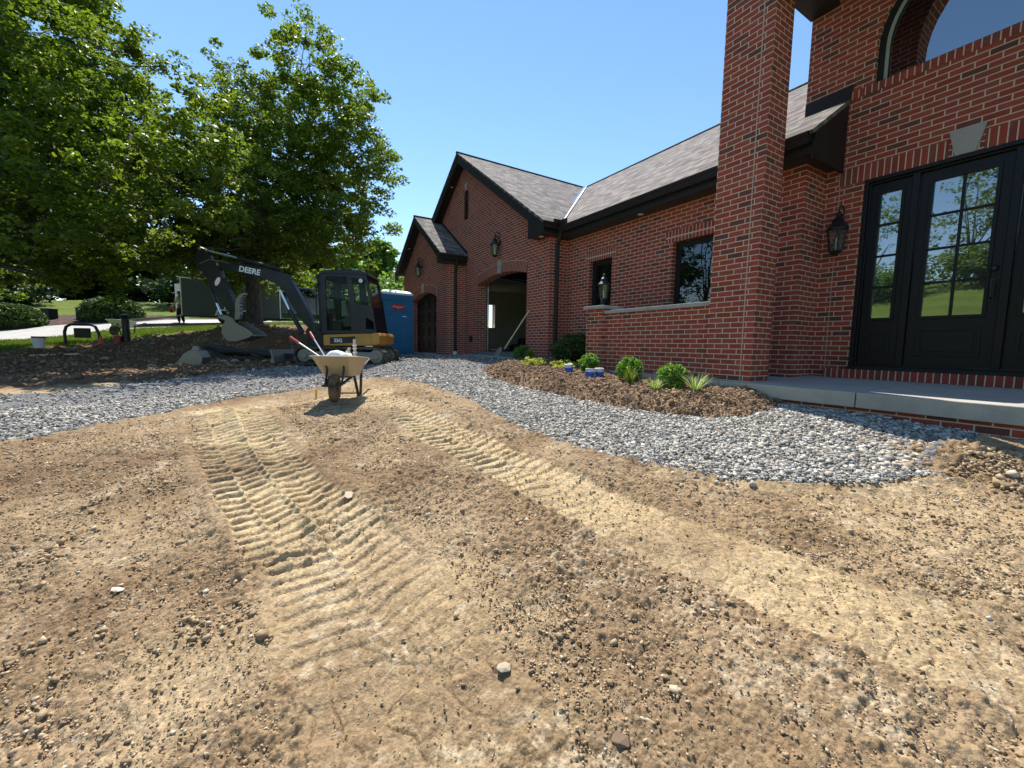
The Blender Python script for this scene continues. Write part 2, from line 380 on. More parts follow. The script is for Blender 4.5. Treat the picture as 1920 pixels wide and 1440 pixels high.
# planting bed outline (world), gravel outline (world)
BED = G2([(905, 697), (925, 712), (1000, 733), (1060, 745), (1150, 765), (1250, 779), (1340, 786), (1400, 783), (1436, 772)])
BED = [(-8.0, 5.15), (-7.75, 4.4)]+BED+[(-2.5, 5.8), (-5.0, 5.9), (-5.2, 6.5), (-8.0, 6.5)]
low = G2([(-220, 850), (0, 832), (120, 812), (250, 786), (350, 768), (460, 745), (560, 733), (620, 727), (690, 716), (740, 713), (800, 722), (860, 745), (920, 779), (1000, 813), (1050, 833), (1100, 850), (1200, 871), (1290, 885), (1400, 900), (1560, 906), (1650, 903), (1745, 893), (1765, 868), (1835, 828)])
GRAV = low+[(-.9, 5.35), (-5.0, 5.5), (-7.84, 6.3), (-17.5, 6.3), (-18.5, 4.2), (-15.5, 2.2)]+G2([(600, 680), (520, 689), (480, 694), (400, 703), (300, 714), (180, 728), (60, 738), (-60, 744), (-220, 752)])
ROAD = [fp(px, d) for px, d in [(-900, 9), (-250, 12.5), (0, 15.4), (60, 16.4), (100, 17.6), (200, 20.2), (340, 22), (500, 22.6), (760, 23), (1000, 24), (1000, 31), (760, 29.5), (500, 28.5), (340, 26.5), (200, 24.3), (100, 23.2), (0, 21), (-250, 17), (-900, 13)]]
MULCH = [fp(px, d) for px, d in [(-900, 13), (-250, 17), (0, 21), (100, 23.2), (200, 24.3), (300, 25.9), (330, 27.5), (200, 28.6), (50, 28), (-250, 23), (-900, 18)]]
LAWNN = [fp(px, d) for px, d in [(-900, 8.2), (-250, 11.4), (-20, 12.6), (40, 13.3), (75, 13.6), (146, 14.6), (208, 15.4), (260, 16.0), (312, 16.9), (400, 18.2), (470, 19.5), (640, 19.5), (760, 20)]]+[fp(1000, 21), fp(1000, 24)]+list(reversed(ROAD[:9]))
TRK1 = G2([(437, 768), (450, 800), (475, 850), (520, 915), (590, 985), (640, 1060), (690, 1150), (760, 1290), (830, 1440)])
TRK2 = G2([(700, 742), (765, 775), (850, 822), (950, 870), (1080, 935), (1250, 1010), (1450, 1090), (1700, 1180), (1920, 1240)])
TRK1b = G2([(385, 770), (402, 830), (440, 900), (500, 985), (520, 1040)])
SECT = (math.radians(-2), math.radians(122))
def make_ground():
    th = []; a = -180.0
    while a < 180:
        th.append(a); ra = math.radians(a); a += .145 if SECT[0] < ra < SECT[1] else 3.0
    th = np.radians(np.array(th+[180.0])); rr = [.0, .3, .55]; r = .75
    while r < 2.6: rr.append(r); r *= 1.0036
    while r < 6.5: rr.append(r); r *= 1.0023
    while r < 9: rr.append(r); r *= 1.0065
    while r < 30: rr.append(r); r *= 1.013
    while r < 420: rr.append(r); r *= 1.09
    rr = np.array(rr); T, R = np.meshgrid(th, rr); X = -np.sin(T)*R; Y = np.cos(T)*R
    nr, nt = X.shape
    b = base_h(X, Y); near = np.clip(1.6-R/12, 0, 1)
    wob = .05*perlin(X*3, Y*3, 20)+.035*perlin(X*11, Y*11, 21)+.012*perlin(X*40, Y*40, 22); wx = X+wob; wy = Y+.05*perlin(X*3.3+9, Y*3.3, 23)+.03*perlin(X*12, Y*12+5, 24)
    far = R > 30
    isg = inpoly(wx, wy, GRAV); isb = inpoly(wx, wy, BED); isr = inpoly(X, Y, ROAD); ism = inpoly(wx, wy, MULCH); isl = inpoly(wx+.12*perlin(X*2, Y*2, 31), wy, LAWNN)
    # yard: dirt between the house side and the near lawn edge, lawn beyond and behind
    yard = inpoly(wx, wy, [LAWNN[1], LAWNN[2], LAWNN[3], LAWNN[4], LAWNN[5], LAWNN[6], LAWNN[7], LAWNN[8], LAWNN[9], LAWNN[10], LAWNN[11], LAWNN[12], fp(1000, 21), (-22, 14), (6, 14), (5, -3.5), (-1, -3.8), fp(-500, 7)])
    reg = np.where(yard, 0, 3); reg = np.where(isl, 3, reg); reg = np.where(isg & ~isb, 1, reg); reg = np.where(isb, 2, reg); reg = np.where(isr, 4, reg); reg = np.where(ism, 5, reg)
    # --- heights
    big = .05*fbm(X, Y, .45, 3, 1)+.018*fbm(X, Y, 2.2, 3, 5)
    rough = .5+.5*np.clip(fbm(X, Y, .9, 2, 9)*1.6+.2, -1, 1)
    fine = .0085*fbm(X, Y, 10, 4, 11, .55)*(.5+rough)
    lump = np.maximum(0, perlin(X*6.5, Y*6.5, 40)-.34)*.065*rough+np.maximum(0, perlin(X*17, Y*17, 41)-.22)*.035*rough
    pel = pellets(X+2, Y+1, .052, 9, .25)*(.2+.8*rough)*.6+pellets(X, Y, .034, 2, .6)*(.3+.7*rough)*.78+pellets(X+5, Y, .019, 4, .92)*(.6+.4*rough)*.8+pellets(X, Y+3, .085, 6, .12)*rough*.5
    d1, s1, a1, L1 = segdist(X, Y, TRK1); d2, s2, a2, L2 = segdist(X, Y, TRK2); d3, s3, a3, L3 = segdist(X, Y, TRK1b)
    tan = np.zeros_like(X); tr = np.zeros_like(X)
    nzw = .012*perlin(X*6, Y*6, 50)+.02*perlin(X*2, Y*2, 51)
    soft = np.clip(.95+.7*fbm(X, Y, 1.1, 2, 60), .72, 1)
    for (d, s, a, L, hw, fade, amp) in [(d1, s1, a1, L1, .35, (0, .98), .9), (d2, s2, a2, L2, .28, (0, .98), .8), (d3, s3, a3, L3, .20, (0, .95), .9)]:
        inn = np.clip((hw-d+nzw)/.035, 0, 1)*((a > .02) & (a < L*.995)); t = a/L
        strong = np.clip(1.15-1.25*np.maximum(0, t-(.60 if hw > .3 else .85 if hw < .22 else .44))/.42, .12, 1)*(soft if hw < .3 else np.clip(soft+.35, 0, 1))
        ph = (a+.25*np.abs(s)+nzw*.8)/.112; half = np.where(s > .0, 0, .5); ph = ph+half
        lug = np.mod(ph, 1); lug = np.where(lug < .80, np.clip(lug/.55, 0, 1)**.8, np.clip((1-lug)/.16, 0, 1))
        gro = np.exp(-(s/.018)**2)+np.exp(-((np.abs(s)-.2)/.016)**2)*.8
        hgt = (.046*lug*(.8+.45*perlin(X*7, Y*7, 52))-.036+.014*gro)*strong*amp
        edge = np.exp(-((d-hw-.05)/.05)**2)*.018*((a > .02) & (a < L*.98))*strong
        keep = 1-inn*(.72+.22*strong)*(np.clip(.6+1.2*perlin(X*2.1, Y*2.1, 65), .25, 1) if hw > .3 else 1)**np.clip(2*t, 0, 1)
        fine = fine*keep; lump = lump*keep; pel = pel*keep
        tr = tr*(1-inn)+(hgt-np.maximum(0, .035-np.abs(perlin(X*5, Y*5, 54)))*.35*np.clip(1.5-2*strong, 0, 1))*inn+edge; tfade = np.clip(1.25-1.1*np.maximum(0, t-.5)/.4, .25, 1)*np.clip(.75+.8*perlin(X*1.9, Y*1.9, 61)+.5*perlin(X*6, Y*6, 62), .15, 1) if hw > .3 else np.clip(.85+.7*perlin(X*1.7, Y*1.7, 63)+.4*perlin(X*5, Y*5, 64), .3, 1)
        tan = np.maximum(tan, inn*np.clip(np.maximum(strong**1.5, tfade), 0, 1)*(.62+.38*strong))
    # scraped compacted patches
    patch = np.clip((perlin(X*.75+3, Y*.75, 70)+.35*perlin(X*2.7, Y*2.7, 71)-.12)*5, 0, 1); scr = np.clip((perlin(X*1.6+8, Y*1.6, 74)+.4*perlin(X*6, Y*6, 75)-.22)*7, 0, 1)
    keep = 1-.6*patch; pel = pel*keep; lump = lump*keep; tan = np.maximum(tan, patch*.30); 
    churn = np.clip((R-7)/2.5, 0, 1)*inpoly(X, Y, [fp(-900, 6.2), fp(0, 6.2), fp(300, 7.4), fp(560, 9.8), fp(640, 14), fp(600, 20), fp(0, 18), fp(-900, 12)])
    dirt_h = big+fine+lump+pel*np.clip(1.35-R/7, 0, 1)+tr+churn*(.05*fbm(X, Y, 2.5, 4, 101, .6)+np.maximum(0, perlin(X*4, Y*4, 105)-.15)*.13)
    grav_h = big*.35+.010*perlin(X*4, Y*4, 80)+.022-.012
    bmask = segdist(X, Y, BED+[BED[0]])[0]
    bed_h = big*.3+.02+.15*np.clip(bmask/.35, 0, 1)**.7+.03*fbm(X, Y, 9, 4, 90, .66)+np.maximum(0, perlin(X*8, Y*8, 93)-.2)*.08+pellets(X, Y, .035, 7, .5)*.6
    lawn_h = big+.012*perlin(X*7, Y*7, 95); road_h = .02*perlin(X*.4, Y*.4, 96)*0+.0; mul_h = .05+.03*fbm(X, Y, 5, 3, 97)
    hh = np.select([reg == 0, reg == 1, reg == 2, reg == 3, reg == 4, reg == 5], [dirt_h, grav_h, bed_h, lawn_h, road_h, mul_h])
    ldist = segdist(X, Y, low)[0]
    hh = hh+np.where(reg == 0, .035*np.exp(-(ldist/.13)**2), 0)
    # dumped soil by the porch corner, and the hollow in it
    cx, cy = ground_at(1820, 868)[:2]; dd = np.hypot(X-cx, Y-cy)
    hh = hh+np.where(dd < .9, .10*np.exp(-(dd/.28)**2)*(1+.6*fbm(X, Y, 9, 4, 99, .6)), 0)
    hh = hh+np.where(far, 0, 0)
    Z = b+hh
    inh = (X > -17.2) & (X < 3) & (Y > 6.35); Z = np.where(inh | ((X > -2.85) & (X < 3) & (Y > 5.4)), np.minimum(Z, -.45), Z)
    Z = np.where((X > -17.0) & (X < -12.5) & (Y > 5.35) | (X > -12.5) & (X < -7.9) & (Y > 5.9) & (Y < 14), np.minimum(Z, 0.0), Z)
    V = np.stack([X, Y, Z], -1).reshape(-1, 3)
    I = np.arange(nr*nt).reshape(nr, nt); Q = np.stack([I[:-1, :-1], I[:-1, 1:], I[1:, 1:], I[1:, :-1]], -1).reshape(-1, 4)[:, ::-1]
    fr = reg.reshape(-1)[Q[:, 0]]
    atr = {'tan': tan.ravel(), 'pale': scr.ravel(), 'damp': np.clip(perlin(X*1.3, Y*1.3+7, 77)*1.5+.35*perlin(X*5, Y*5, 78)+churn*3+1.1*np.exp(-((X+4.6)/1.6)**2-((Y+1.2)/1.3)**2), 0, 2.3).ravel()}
    out = {}
    for k, nm, mt in [(0, 'ground', 'dirt'), (1, 'gravel_path', 'gravelbase'), (2, 'planting_bed_soil', 'soil'), (3, 'lawn', 'lawn'), (4, 'road', 'road'), (5, 'mulch_strip', 'mulch')]:
        q = Q[fr == k]; u, inv = np.unique(q, return_inverse=True)
        o = npmesh(nm, V[u], inv.reshape(q.shape), M[mt], {a: v[u] for a, v in atr.items()} if k in (0,) else None, smooth=k > 2)
        tag(o, kind='structure'); out[k] = o
    return X, Y, Z, reg, rr, th
def dirt_mat():
    t = NT('dirt'); g = t.geo(); A = lambda n: t.n('ShaderNodeAttribute', attribute_name=n).outputs['Fac']
    n1 = t.noise(1.1, 6, .62, g); n2 = t.noise(14, 6, .68, g); n3 = t.noise(95, 5, .7, g); n4 = t.noise(3.1, 5, .6, g)
    base = t.ramp(n1.outputs[0], [(.30, (.225, .146, .078)), (.5, (.315, .217, .121)), (.7, (.41, .30, .18))])
    col = t.mix(t.math('MULTIPLY', A('tan'), .85), base, t.mix(n4.outputs[0], (.50, .37, .195), (.61, .47, .27)))
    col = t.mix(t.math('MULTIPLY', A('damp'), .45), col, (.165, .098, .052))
    pf = t.math('MULTIPLY', A('pale'), t.ramp(n2.outputs[0], [(.48, (0, 0, 0)), (.6, (1, 1, 1))])); col = t.mix(t.math('MULTIPLY', pf, .5), col, (.56, .46, .31))
    col = t.mix(.75, col, t.mix(n2.outputs[0], (.62, .6, .58), (1.34, 1.36, 1.38)), 'MULTIPLY')
    col = t.mix(.8, col, t.mix(n3.outputs[0], (.42, .40, .38), (1.55, 1.58, 1.6)), 'MULTIPLY')
    vg = t.n('ShaderNodeTexVoronoi', {'Vector': g, 'Scale': 58.0}); col = t.mix(.55, col, t.mix(t.n('ShaderNodeSeparateColor', {'Color': vg.outputs['Color']}).outputs[0], (.52, .5, .48), (1.48, 1.5, 1.52)), 'MULTIPLY')
    vo = t.n('ShaderNodeTexVoronoi', {'Vector': g, 'Scale': 42.0}); rk = t.ramp(vo.outputs['Color'], [(.93, (0, 0, 0)), (.95, (1, 1, 1))])
    col = t.mix(t.math('MULTIPLY', rk, .35), col, (.48, .43, .36))
    v2 = t.n('ShaderNodeTexVoronoi', {'Vector': g, 'Scale': 85.0})
    h = t.math('ADD', t.math('MULTIPLY', n3.outputs[0], .8), t.math('MULTIPLY', v2.outputs[0], -.6)); n5 = t.noise(230, 4, .7, g); nb = t.bump(h, .7, .009); nb = t.bump(n5.outputs[0], .6, .004, nb); nb = t.bump(n2.outputs[0], .35, .012, nb)
    t.P(Base_Color=col, Roughness=.96, Normal=nb); t.b.inputs['Specular IOR Level'].default_value = .12; return t.m
M['dirt'] = dirt_mat()
def simple_ground(name, stops, s1, s2, bscale, bd, rough=.95, contrast=.6):
    t = NT(name); g = t.geo(); a = t.noise(s1, 5, .6, g); b = t.noise(s2, 6, .7, g); v = t.n('ShaderNodeTexVoronoi', {'Vector': g, 'Scale': float(bscale)})
    col = t.ramp(a.outputs[0], stops); col = t.mix(contrast, col, t.mix(b.outputs[0], (.4, .4, .4), (1.6, 1.6, 1.6)), 'MULTIPLY')
    col = t.mix(contrast*.8, col, t.mix(v.outputs['Color'], (.4, .4, .4), (1.6, 1.6, 1.6)), 'MULTIPLY')
    h = t.math('ADD', b.outputs[0], t.math('MULTIPLY', v.outputs[0], -1.0)); t.P(Base_Color=col, Roughness=rough, Normal=t.bump(h, .9, bd)); t.b.inputs['Specular IOR Level'].default_value = .15; return t.m
M['gravelbase'] = simple_ground('gravel_base', [(.3, (.17, .165, .16)), (.7, (.30, .29, .28))], 2, 60, 34, .03)
M['soil'] = simple_ground('bed_soil', [(.35, (.19, .12, .072)), (.55, (.29, .19, .115)), (.7, (.42, .29, .175))], 2.5, 30, 60, .015)
M['mulch'] = simple_ground('mulch', [(.35, (.06, .035, .025)), (.65, (.15, .10, .08))], 4, 30, 18, .03)
M['lawn'] = simple_ground('lawn_turf', [(.3, (.11, .155, .022)), (.7, (.18, .235, .04))], .5, 22, 45, .03, .9, .45)
GX = make_ground()
# ------------------------------------------------------------------ gravel stones (crushed limestone)
def ico():
    t = (1+5**.5)/2; v = np.array([(-1, t, 0), (1, t, 0), (-1, -t, 0), (1, -t, 0), (0, -1, t), (0, 1, t), (0, -1, -t), (0, 1, -t), (t, 0, -1), (t, 0, 1), (-t, 0, -1), (-t, 0, 1)], float)
    f = [(0, 11, 5), (0, 5, 1), (0, 1, 7), (0, 7, 10), (0, 10, 11), (1, 5, 9), (5, 11, 4), (11, 10, 2), (10, 7, 6), (7, 1, 8), (3, 9, 4), (3, 4, 2), (3, 2, 6), (3, 6, 8), (3, 8, 9), (4, 9, 5), (2, 4, 11), (6, 2, 10), (8, 6, 7), (9, 8, 1)]
    return v/np.linalg.norm(v[0]), np.array(f)
IV, IF = ico()
CV = np.array([(x, y, z) for z in (-1, 1) for y in (-1, 1) for x in (-1, 1)], float)*.66; CF = np.array([(0, 2, 3), (0, 3, 1), (4, 5, 7), (4, 7, 6), (0, 1, 5), (0, 5, 4), (2, 6, 7), (2, 7, 3), (0, 4, 6), (0, 6, 2), (1, 3, 7), (1, 7, 5)])
def lumps(name, P, size, mat, flat=(.5, .8), jit=.25, cube=.5, tintpow=1.0, parent=None, chip=False):
    n = len(P); BV, BF = (CV, CF) if chip else (IV, IF); m = len(BV); V = np.repeat(BV[None], n, 0)
    V = V*(1+npr.uniform(-jit, jit, (n, m, 1)))+(npr.uniform(-.28, .28, (n, m, 3)) if chip else 0)
    sc = np.stack([np.ones(n), npr.uniform(.6, .95, n), npr.uniform(*flat, n)], -1)*size[:, None]; V = V*sc[:, None, :]
    tl = npr.normal(0, .45, n); a = npr.uniform(0, 2*np.pi, n); c, s = np.cos(tl), np.sin(tl)
    x, y, z = V[..., 0], V[..., 1], V[..., 2]; y2 = y*c[:, None]-z*s[:, None]; z2 = y*s[:, None]+z*c[:, None]
    c, s = np.cos(a)[:, None], np.sin(a)[:, None]; V = np.stack([x*c-y2*s, x*s+y2*c, z2], -1)+P[:, None, :]
    F = (BF[None]+np.arange(n)[:, None, None]*m).reshape(-1, 3)
    tint = np.repeat(npr.uniform(0, 1, n)**tintpow, m)
    return npmesh(name, V.reshape(-1, 3), F, mat, {'tint': tint}, nside=3, parent=parent)
def stone_mat(name, stops):
    t = NT(name); at = t.n('ShaderNodeAttribute', attribute_name='tint'); g = t.geo(); nz = t.noise(90, 4, .6, g)
    col = t.mix(.5, t.ramp(at.outputs['Fac'], stops), t.mix(nz.outputs[0], (.6, .6, .6), (1.35, 1.35, 1.35)), 'MULTIPLY')
    t.P(Base_Color=col, Roughness=.85, Normal=t.bump(nz.outputs[0], .5, .004)); t.b.inputs['Specular IOR Level'].default_value = .25; return t.m
M['limestone'] = stone_mat('limestone', [(0, (.15, .14, .12)), (.35, (.31, .288, .248)), (.8, (.51, .475, .41)), (.96, (.66, .62, .54)), (1, (.50, .36, .22))])
M['clod'] = stone_mat('dirt_clods', [(0, (.25, .172, .097)), (.5, (.37, .265, .155)), (.88, (.50, .38, .235)), (.97, (.58, .48, .34)), (1, (.62, .56, .45))])
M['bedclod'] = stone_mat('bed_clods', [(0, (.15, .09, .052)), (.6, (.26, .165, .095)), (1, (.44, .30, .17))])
def sample_region(poly, n, rmax=None, p=2.0, excl=None, rmin=.8, wob=.03):
    """points inside a world polygon, densest near the camera so that the size seen stays even"""
    out = []; have = 0
    while have < n:
        k = n*4; th = npr.uniform(SECT[0], SECT[1], k); u = npr.uniform(0, 1, k)
        if p == 2: r = rmin*(rmax/rmin)**u
        else: r = (rmin**p+(rmax**p-rmin**p)*u)**(1/p)
        x = -np.sin(th)*r; y = np.cos(th)*r; xx = x+npr.normal(0, wob, k); yy = y+npr.normal(0, wob, k)
        m = inpoly(xx, yy, poly) if poly else np.ones(k, bool)
        if excl: 
            for e in excl: m &= ~inpoly(x, y, e)
        out.append(np.stack([x[m], y[m]], -1)); have += int(m.sum())
    return np.concatenate(out)[:n]
def gravel():
    a = np.concatenate([sample_region(GRAV, 56000, 8, 1.0001, [BED], 2.4, .035), sample_region(GRAV, 2600, 7, 1.0001, None, 2.4, .16)]); b = sample_region(GRAV, 15000, 19, 1.0001, [BED], 5, .07)
    P = np.concatenate([a, b]); r = np.hypot(P[:, 0], P[:, 1]); size = np.clip(npr.gamma(3.6, .0038, len(P)), .006, .034)*.86*(1+.04*np.maximum(0, r-6))
    x, y = P.T; z = base_h(x, y)+(.05*fbm(x, y, .45, 3, 1)+.018*fbm(x, y, 2.2, 3, 5))*.35+.010*perlin(x*4, y*4, 80)+.012+npr.uniform(0, .018, len(P))
    k = ~((y > 5.15) & (x > -3.5)) & ~((y > 6.2) & (x < -7.84)); k &= ~((x < -7.84) & (y > 5.72) & (x > -12.47)) & ~((x < -12.4) & (y > 5.1))
    o = lumps('gravel', np.stack([x, y, z], -1)[k], size[k], M['limestone'], (.45, .85), .30, .3, .9, chip=True); tag(o, 'loose pale grey crushed stone covering the drive and path', 'gravel', kind='stuff')
gravel()
def clods():
    dirtp = low[3:]+[(1.5, 4.6), (1.6, -2.5), (-3.5, -4.5)]+[fp(-200, 6)]
    a = sample_region(dirtp, 135000, 6.5, 1.0001, None, .9, .02); b = sample_region(dirtp, 16000, 9, 1.5, None, .9, .02)
    P = np.concatenate([a, b]); x, y = P.T; r = np.hypot(x, y)
    rough = np.clip(fbm(x, y, .9, 2, 9)*1.6+.2, -1, 1)*.5+.5
    d1 = segdist(x, y, TRK1)[0]; d2 = segdist(x, y, TRK2)[0]; keep = (npr.uniform(0, 1, len(x)) < rough**1.2*.75+.12) & ((d1 > .40) | (npr.uniform(0, 1, len(x)) < .05)) & ((d2 > .27) | (npr.uniform(0, 1, len(x)) < .15))
    x, y, r = x[keep], y[keep], r[keep]; size = np.clip(npr.lognormal(math.log(.0034), .42, len(x))*(1+.10*r), .002, .026)
    z = base_h(x, y)+.05*fbm(x, y, .45, 3, 1)+.018*fbm(x, y, 2.2, 3, 5)+.011-size*.22
    cc = sample_region(dirtp, 90, 5.5, 1.0001, [GRAV], 1.2, .02); P = np.repeat(cc, 34, 0)+npr.normal(0, 1, (90*34, 2))*np.repeat(npr.uniform(.03, .11, (90, 1)), 34, 0)*np.array([[1.6, .8]]); cx_, cy_ = P.T; cs = np.clip(npr.lognormal(math.log(.0075), .5, len(cx_)), .003, .028)
    kk = (segdist(cx_, cy_, TRK1)[0] > .38) & (segdist(cx_, cy_, TRK2)[0] > .25); cx_, cy_, cs = cx_[kk], cy_[kk], cs[kk]; cz_ = base_h(cx_, cy_)+.05*fbm(cx_, cy_, .45, 3, 1)+.018*fbm(cx_, cy_, 2.2, 3, 5)+.016
    x, y, z, size = np.r_[x, cx_], np.r_[y, cy_], np.r_[z, cz_], np.r_[size, cs]
    o = lumps('dirt_crumbs', np.stack([x, y, z], -1), size, M['clod'], (.55, .9), .3, .2, 1.1, chip=True); tag(o, 'small crumbs and pebbles of loose soil strewn over the bare dirt', 'soil', kind='stuff')
    P = sample_region(BED, 15000, 10, 1.0001, None, 3.2, .04); x, y = P.T; k = ~((y > 5.2) & (x > -5.5)) ; x, y = x[k], y[k]; size = np.clip(npr.lognormal(math.log(.009), .55, len(x)), .004, .055)
    bm = segdist(x, y, BED+[BED[0]])[0]; z = base_h(x, y)+.03+.15*np.clip(bm/.35, 0, 1)**.7+.02
    o = lumps('bed_crumbs', np.stack([x, y, z], -1), size, M['bedclod'], (.6, .9), .3, .2, 1.2); tag(o, 'brown lumps of turned soil over the planting bed', 'soil', kind='stuff')
def spill():
    qx, qy = ground_at(1825, 866)[:2]; n = 2600; e = npr.normal(0, .27, (n, 2)); ex = qx+e[:, 0]*1.3; ey = np.minimum(qy+e[:, 1], 5.08); es = np.clip(npr.lognormal(math.log(.008), .6, n), .003, .045)
    k = ey < 5.07; ex, ey, es = ex[k], ey[k], es[k]; ez = base_h(ex, ey)+.012+.10*np.exp(-((ex-qx)**2+(ey-qy)**2)/.07)
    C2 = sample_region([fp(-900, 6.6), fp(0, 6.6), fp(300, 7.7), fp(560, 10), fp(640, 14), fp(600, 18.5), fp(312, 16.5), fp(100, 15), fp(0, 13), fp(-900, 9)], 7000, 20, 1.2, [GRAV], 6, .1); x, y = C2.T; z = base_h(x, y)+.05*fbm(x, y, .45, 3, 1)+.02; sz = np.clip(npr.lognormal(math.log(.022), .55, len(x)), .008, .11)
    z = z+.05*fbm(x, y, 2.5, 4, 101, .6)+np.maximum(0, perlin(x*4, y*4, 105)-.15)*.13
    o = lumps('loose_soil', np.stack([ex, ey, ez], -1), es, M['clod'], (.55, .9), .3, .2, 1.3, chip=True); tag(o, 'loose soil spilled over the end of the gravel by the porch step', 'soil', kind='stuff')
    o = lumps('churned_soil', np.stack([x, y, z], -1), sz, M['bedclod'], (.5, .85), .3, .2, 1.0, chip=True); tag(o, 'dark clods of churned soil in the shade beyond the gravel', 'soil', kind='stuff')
clods(); spill()
# ------------------------------------------------------------------ house
XC, YD, YM, YG, YS, XG, XS = -2.87, 6.82, 6.26, 5.76, 5.14, -7.84, -12.47
def uvw(co, n):
    if abs(n[1]) >= abs(n[0]) and abs(n[1]) >= abs(n[2]): return (co[0], co[2])
    if abs(n[0]) >= abs(n[2]): return (co[1]+.05, co[2])
    return (co[0], co[1])
def uvs(co, n):      # standing bricks: joints every 68 mm along the wall
    if abs(n[1]) >= abs(n[0]) and abs(n[1]) >= abs(n[2]): return (co[2]*.5+.03, co[0])
    if abs(n[0]) >= abs(n[2]): return (co[1]*.4+.03, co[2]*.25)
    return (co[1]*.4+.03, co[0])
house = empty('brick_house', (-8, 6.3, 0), 0, 'long red brick house with dark trim, grey shingle gables and a tall front porch', 'house')
def part(name, mb, mat, uvf=None, parent=house, bevel=0, smooth=False):
    return mb.build(name, M[mat], parent, True, uvf, smooth, bevel)
def arch_pts(x0, x1, zs, rise, n=14):          # from left spring to right spring
    c = (x0+x1)/2; h = (x1-x0)/2; R = (h*h+rise*rise)/(2*rise); zc = zs+rise-R; a = math.asin(h/R)
    return [(c+R*math.sin(-a+2*a*i/n), zc+R*math.cos(-a+2*a*i/n)) for i in range(n+1)]
SL = .667
# walls
W1, W2 = (-7.06, -6.385, 1.07, 2.25), (-4.91, -3.95, 1.07, 2.245)
rc = lambda x0, x1, z0, z1: [(x0, z0), (x1, z0), (x1, z1), (x0, z1)]
part('main_wall', MB().prism(rc(XG-.3, XC, -.5, 2.94), 'Y', YM, YM+.3, [rc(*W1), rc(*W2)]), 'brick', uvw)
part('main_wall', MB().prism([(XC-.02, -.5), (XC-.02, 2.94)], 'Y', 0, 0) if 0 else MB().box(XC-.3, XC, YM+.3, YD, -.5, 2.94), 'brick', uvw)
DX0, DX1, DZ0, DZ1 = -2.42, -.62, .20, 2.62
ax0, ax1, asill, aspr = -2.42, -.62, 3.81, 4.25
archop = [(ax0, asill)]+[(ax1, asill)]+[((ax0+ax1)/2+.9*math.cos(math.pi*i/24), aspr+.9*math.sin(math.pi*i/24)) for i in range(25)]
part('entry_wall', MB().prism([(XC, -.3), (1.6, -.3), (1.6, 6.2), (-3.2, 6.2), (-3.2, 2.9), (XC, 2.9)], 'Y', YD, YD+.3, [rc(DX0, DX1, DZ0, DZ1), archop]), 'brick', uvw)
part('entry_wall', MB().box(-3.2, -2.95, YD+.3, 10.6, 2.9, 6.2), 'brick', uvw)
# big garage gable
GL, GRt, AP = -17.0, XG, 6.18
BA = (-11.53, -8.80, 2.22, .17)
op = [(BA[0], .2)]+arch_pts(*BA)+[(BA[1], .2)]
gwin = [(-12.56, 4.36), (-12.22, 4.36)]+[(-12.39+.17*math.cos(math.pi*i/10), 5.12+.17*math.sin(math.pi*i/10)) for i in range(11)]
part('garage_wall', MB().prism([(-16.9, -.3), (GRt, -.3), (GRt, 2.92), (GRt, 3.12), (-12.42, AP), (-16.9, 3.2)], 'Y', YG, YG+.3, [op, gwin]), 'brick', uvw)
part('garage_wall', MB().box(GRt-.3, GRt, YG+.3, YM+.0, -.3, 3.1), 'brick', uvw)
# small garage gable
SA = (-16.02, -13.38, 2.02, .22)
op2 = [(SA[0], .08)]+arch_pts(*SA)+[(SA[1], .08)]
part('small_gable_wall', MB().prism([(-17.0, -.3), (XS, -.3), (XS, 3.05), (-14.74, 4.68), (-17.0, 3.05)], 'Y', YS, YS+.28, [op2]), 'brick', uvw)
part('small_gable_wall', MB().box(XS-.28, XS, YS+.28, YG, -.3, 3.05), 'brick', uvw)
part('small_gable_wall', MB().box(-17.0, -16.75, YS+.28, YG, -.3, 3.05), 'brick', uvw)
part('side_wall', MB().box(-17.2, -16.9, YG+.3, 8.87, -.3, 3.1).box(-17.2, -16.9, 9.36, 13, -.3, 3.1).box(-17.2, -16.9, 8.87, 9.36, -.3, 1.15).box(-17.2, -16.9, 8.87, 9.36, 2.29, 3.1), 'brick', uvw)
part('rear_wall', MB().box(-17.2, 1.6, 14.8, 15.1, -.3, 3.0), 'brick', uvw)
part('side_wall', MB().box(1.3, 1.6, YD+.3, 14.8, -.3, 6.2), 'brick', uvw)
# roofs: slabs with thickness; uv = (along eave, up slope)
def roof(name, quad, th, uax, parent=house):
    q = [Vector(p) for p in quad]; n = (q[1]-q[0]).cross(q[-1]-q[0]).normalized()
    if n.z < 0: n = -n
    ov = q[0]; ud = Vector(uax); vd = n.cross(ud); vd = vd if vd.z > 0 else -vd
    top = [p for p in q]; bot = [p-n*th for p in q]; k = len(q)
    mb = MB().add(top+bot, [tuple(range(k)), tuple(reversed(range(k, 2*k)))]+[(i, k+i, k+(i+1) % k, (i+1) % k) for i in range(k)])
    return part(name, mb, 'shingle', lambda co, nn: ((Vector(co)-ov).dot(ud), (Vector(co)-ov).dot(vd)))
RZ, RY, EY, EZ = 6.33, 10.65, 5.87, 3.10
ms = (RZ-EZ)/(RY-EY)
roof('roof', [(-7.69, EY, EZ), (-3.2, EY, EZ), (-3.2, RY, RZ), (-12.42, RY, RZ)], .05, (1, 0, 0))
roof('roof', [(-3.2, EY, EZ), (-2.66, EY, EZ), (-2.66, YD, EZ+ms*(YD-EY)), (-3.2, YD, EZ+ms*(YD-EY))], .05, (1, 0, 0))
roof('roof', [(-2.9, RY+.0, RZ), (-2.9, 15.4, EZ+.1), (-17.4, 15.4, EZ+.1), (-12.42, RY, RZ)], .05, (1, 0, 0))
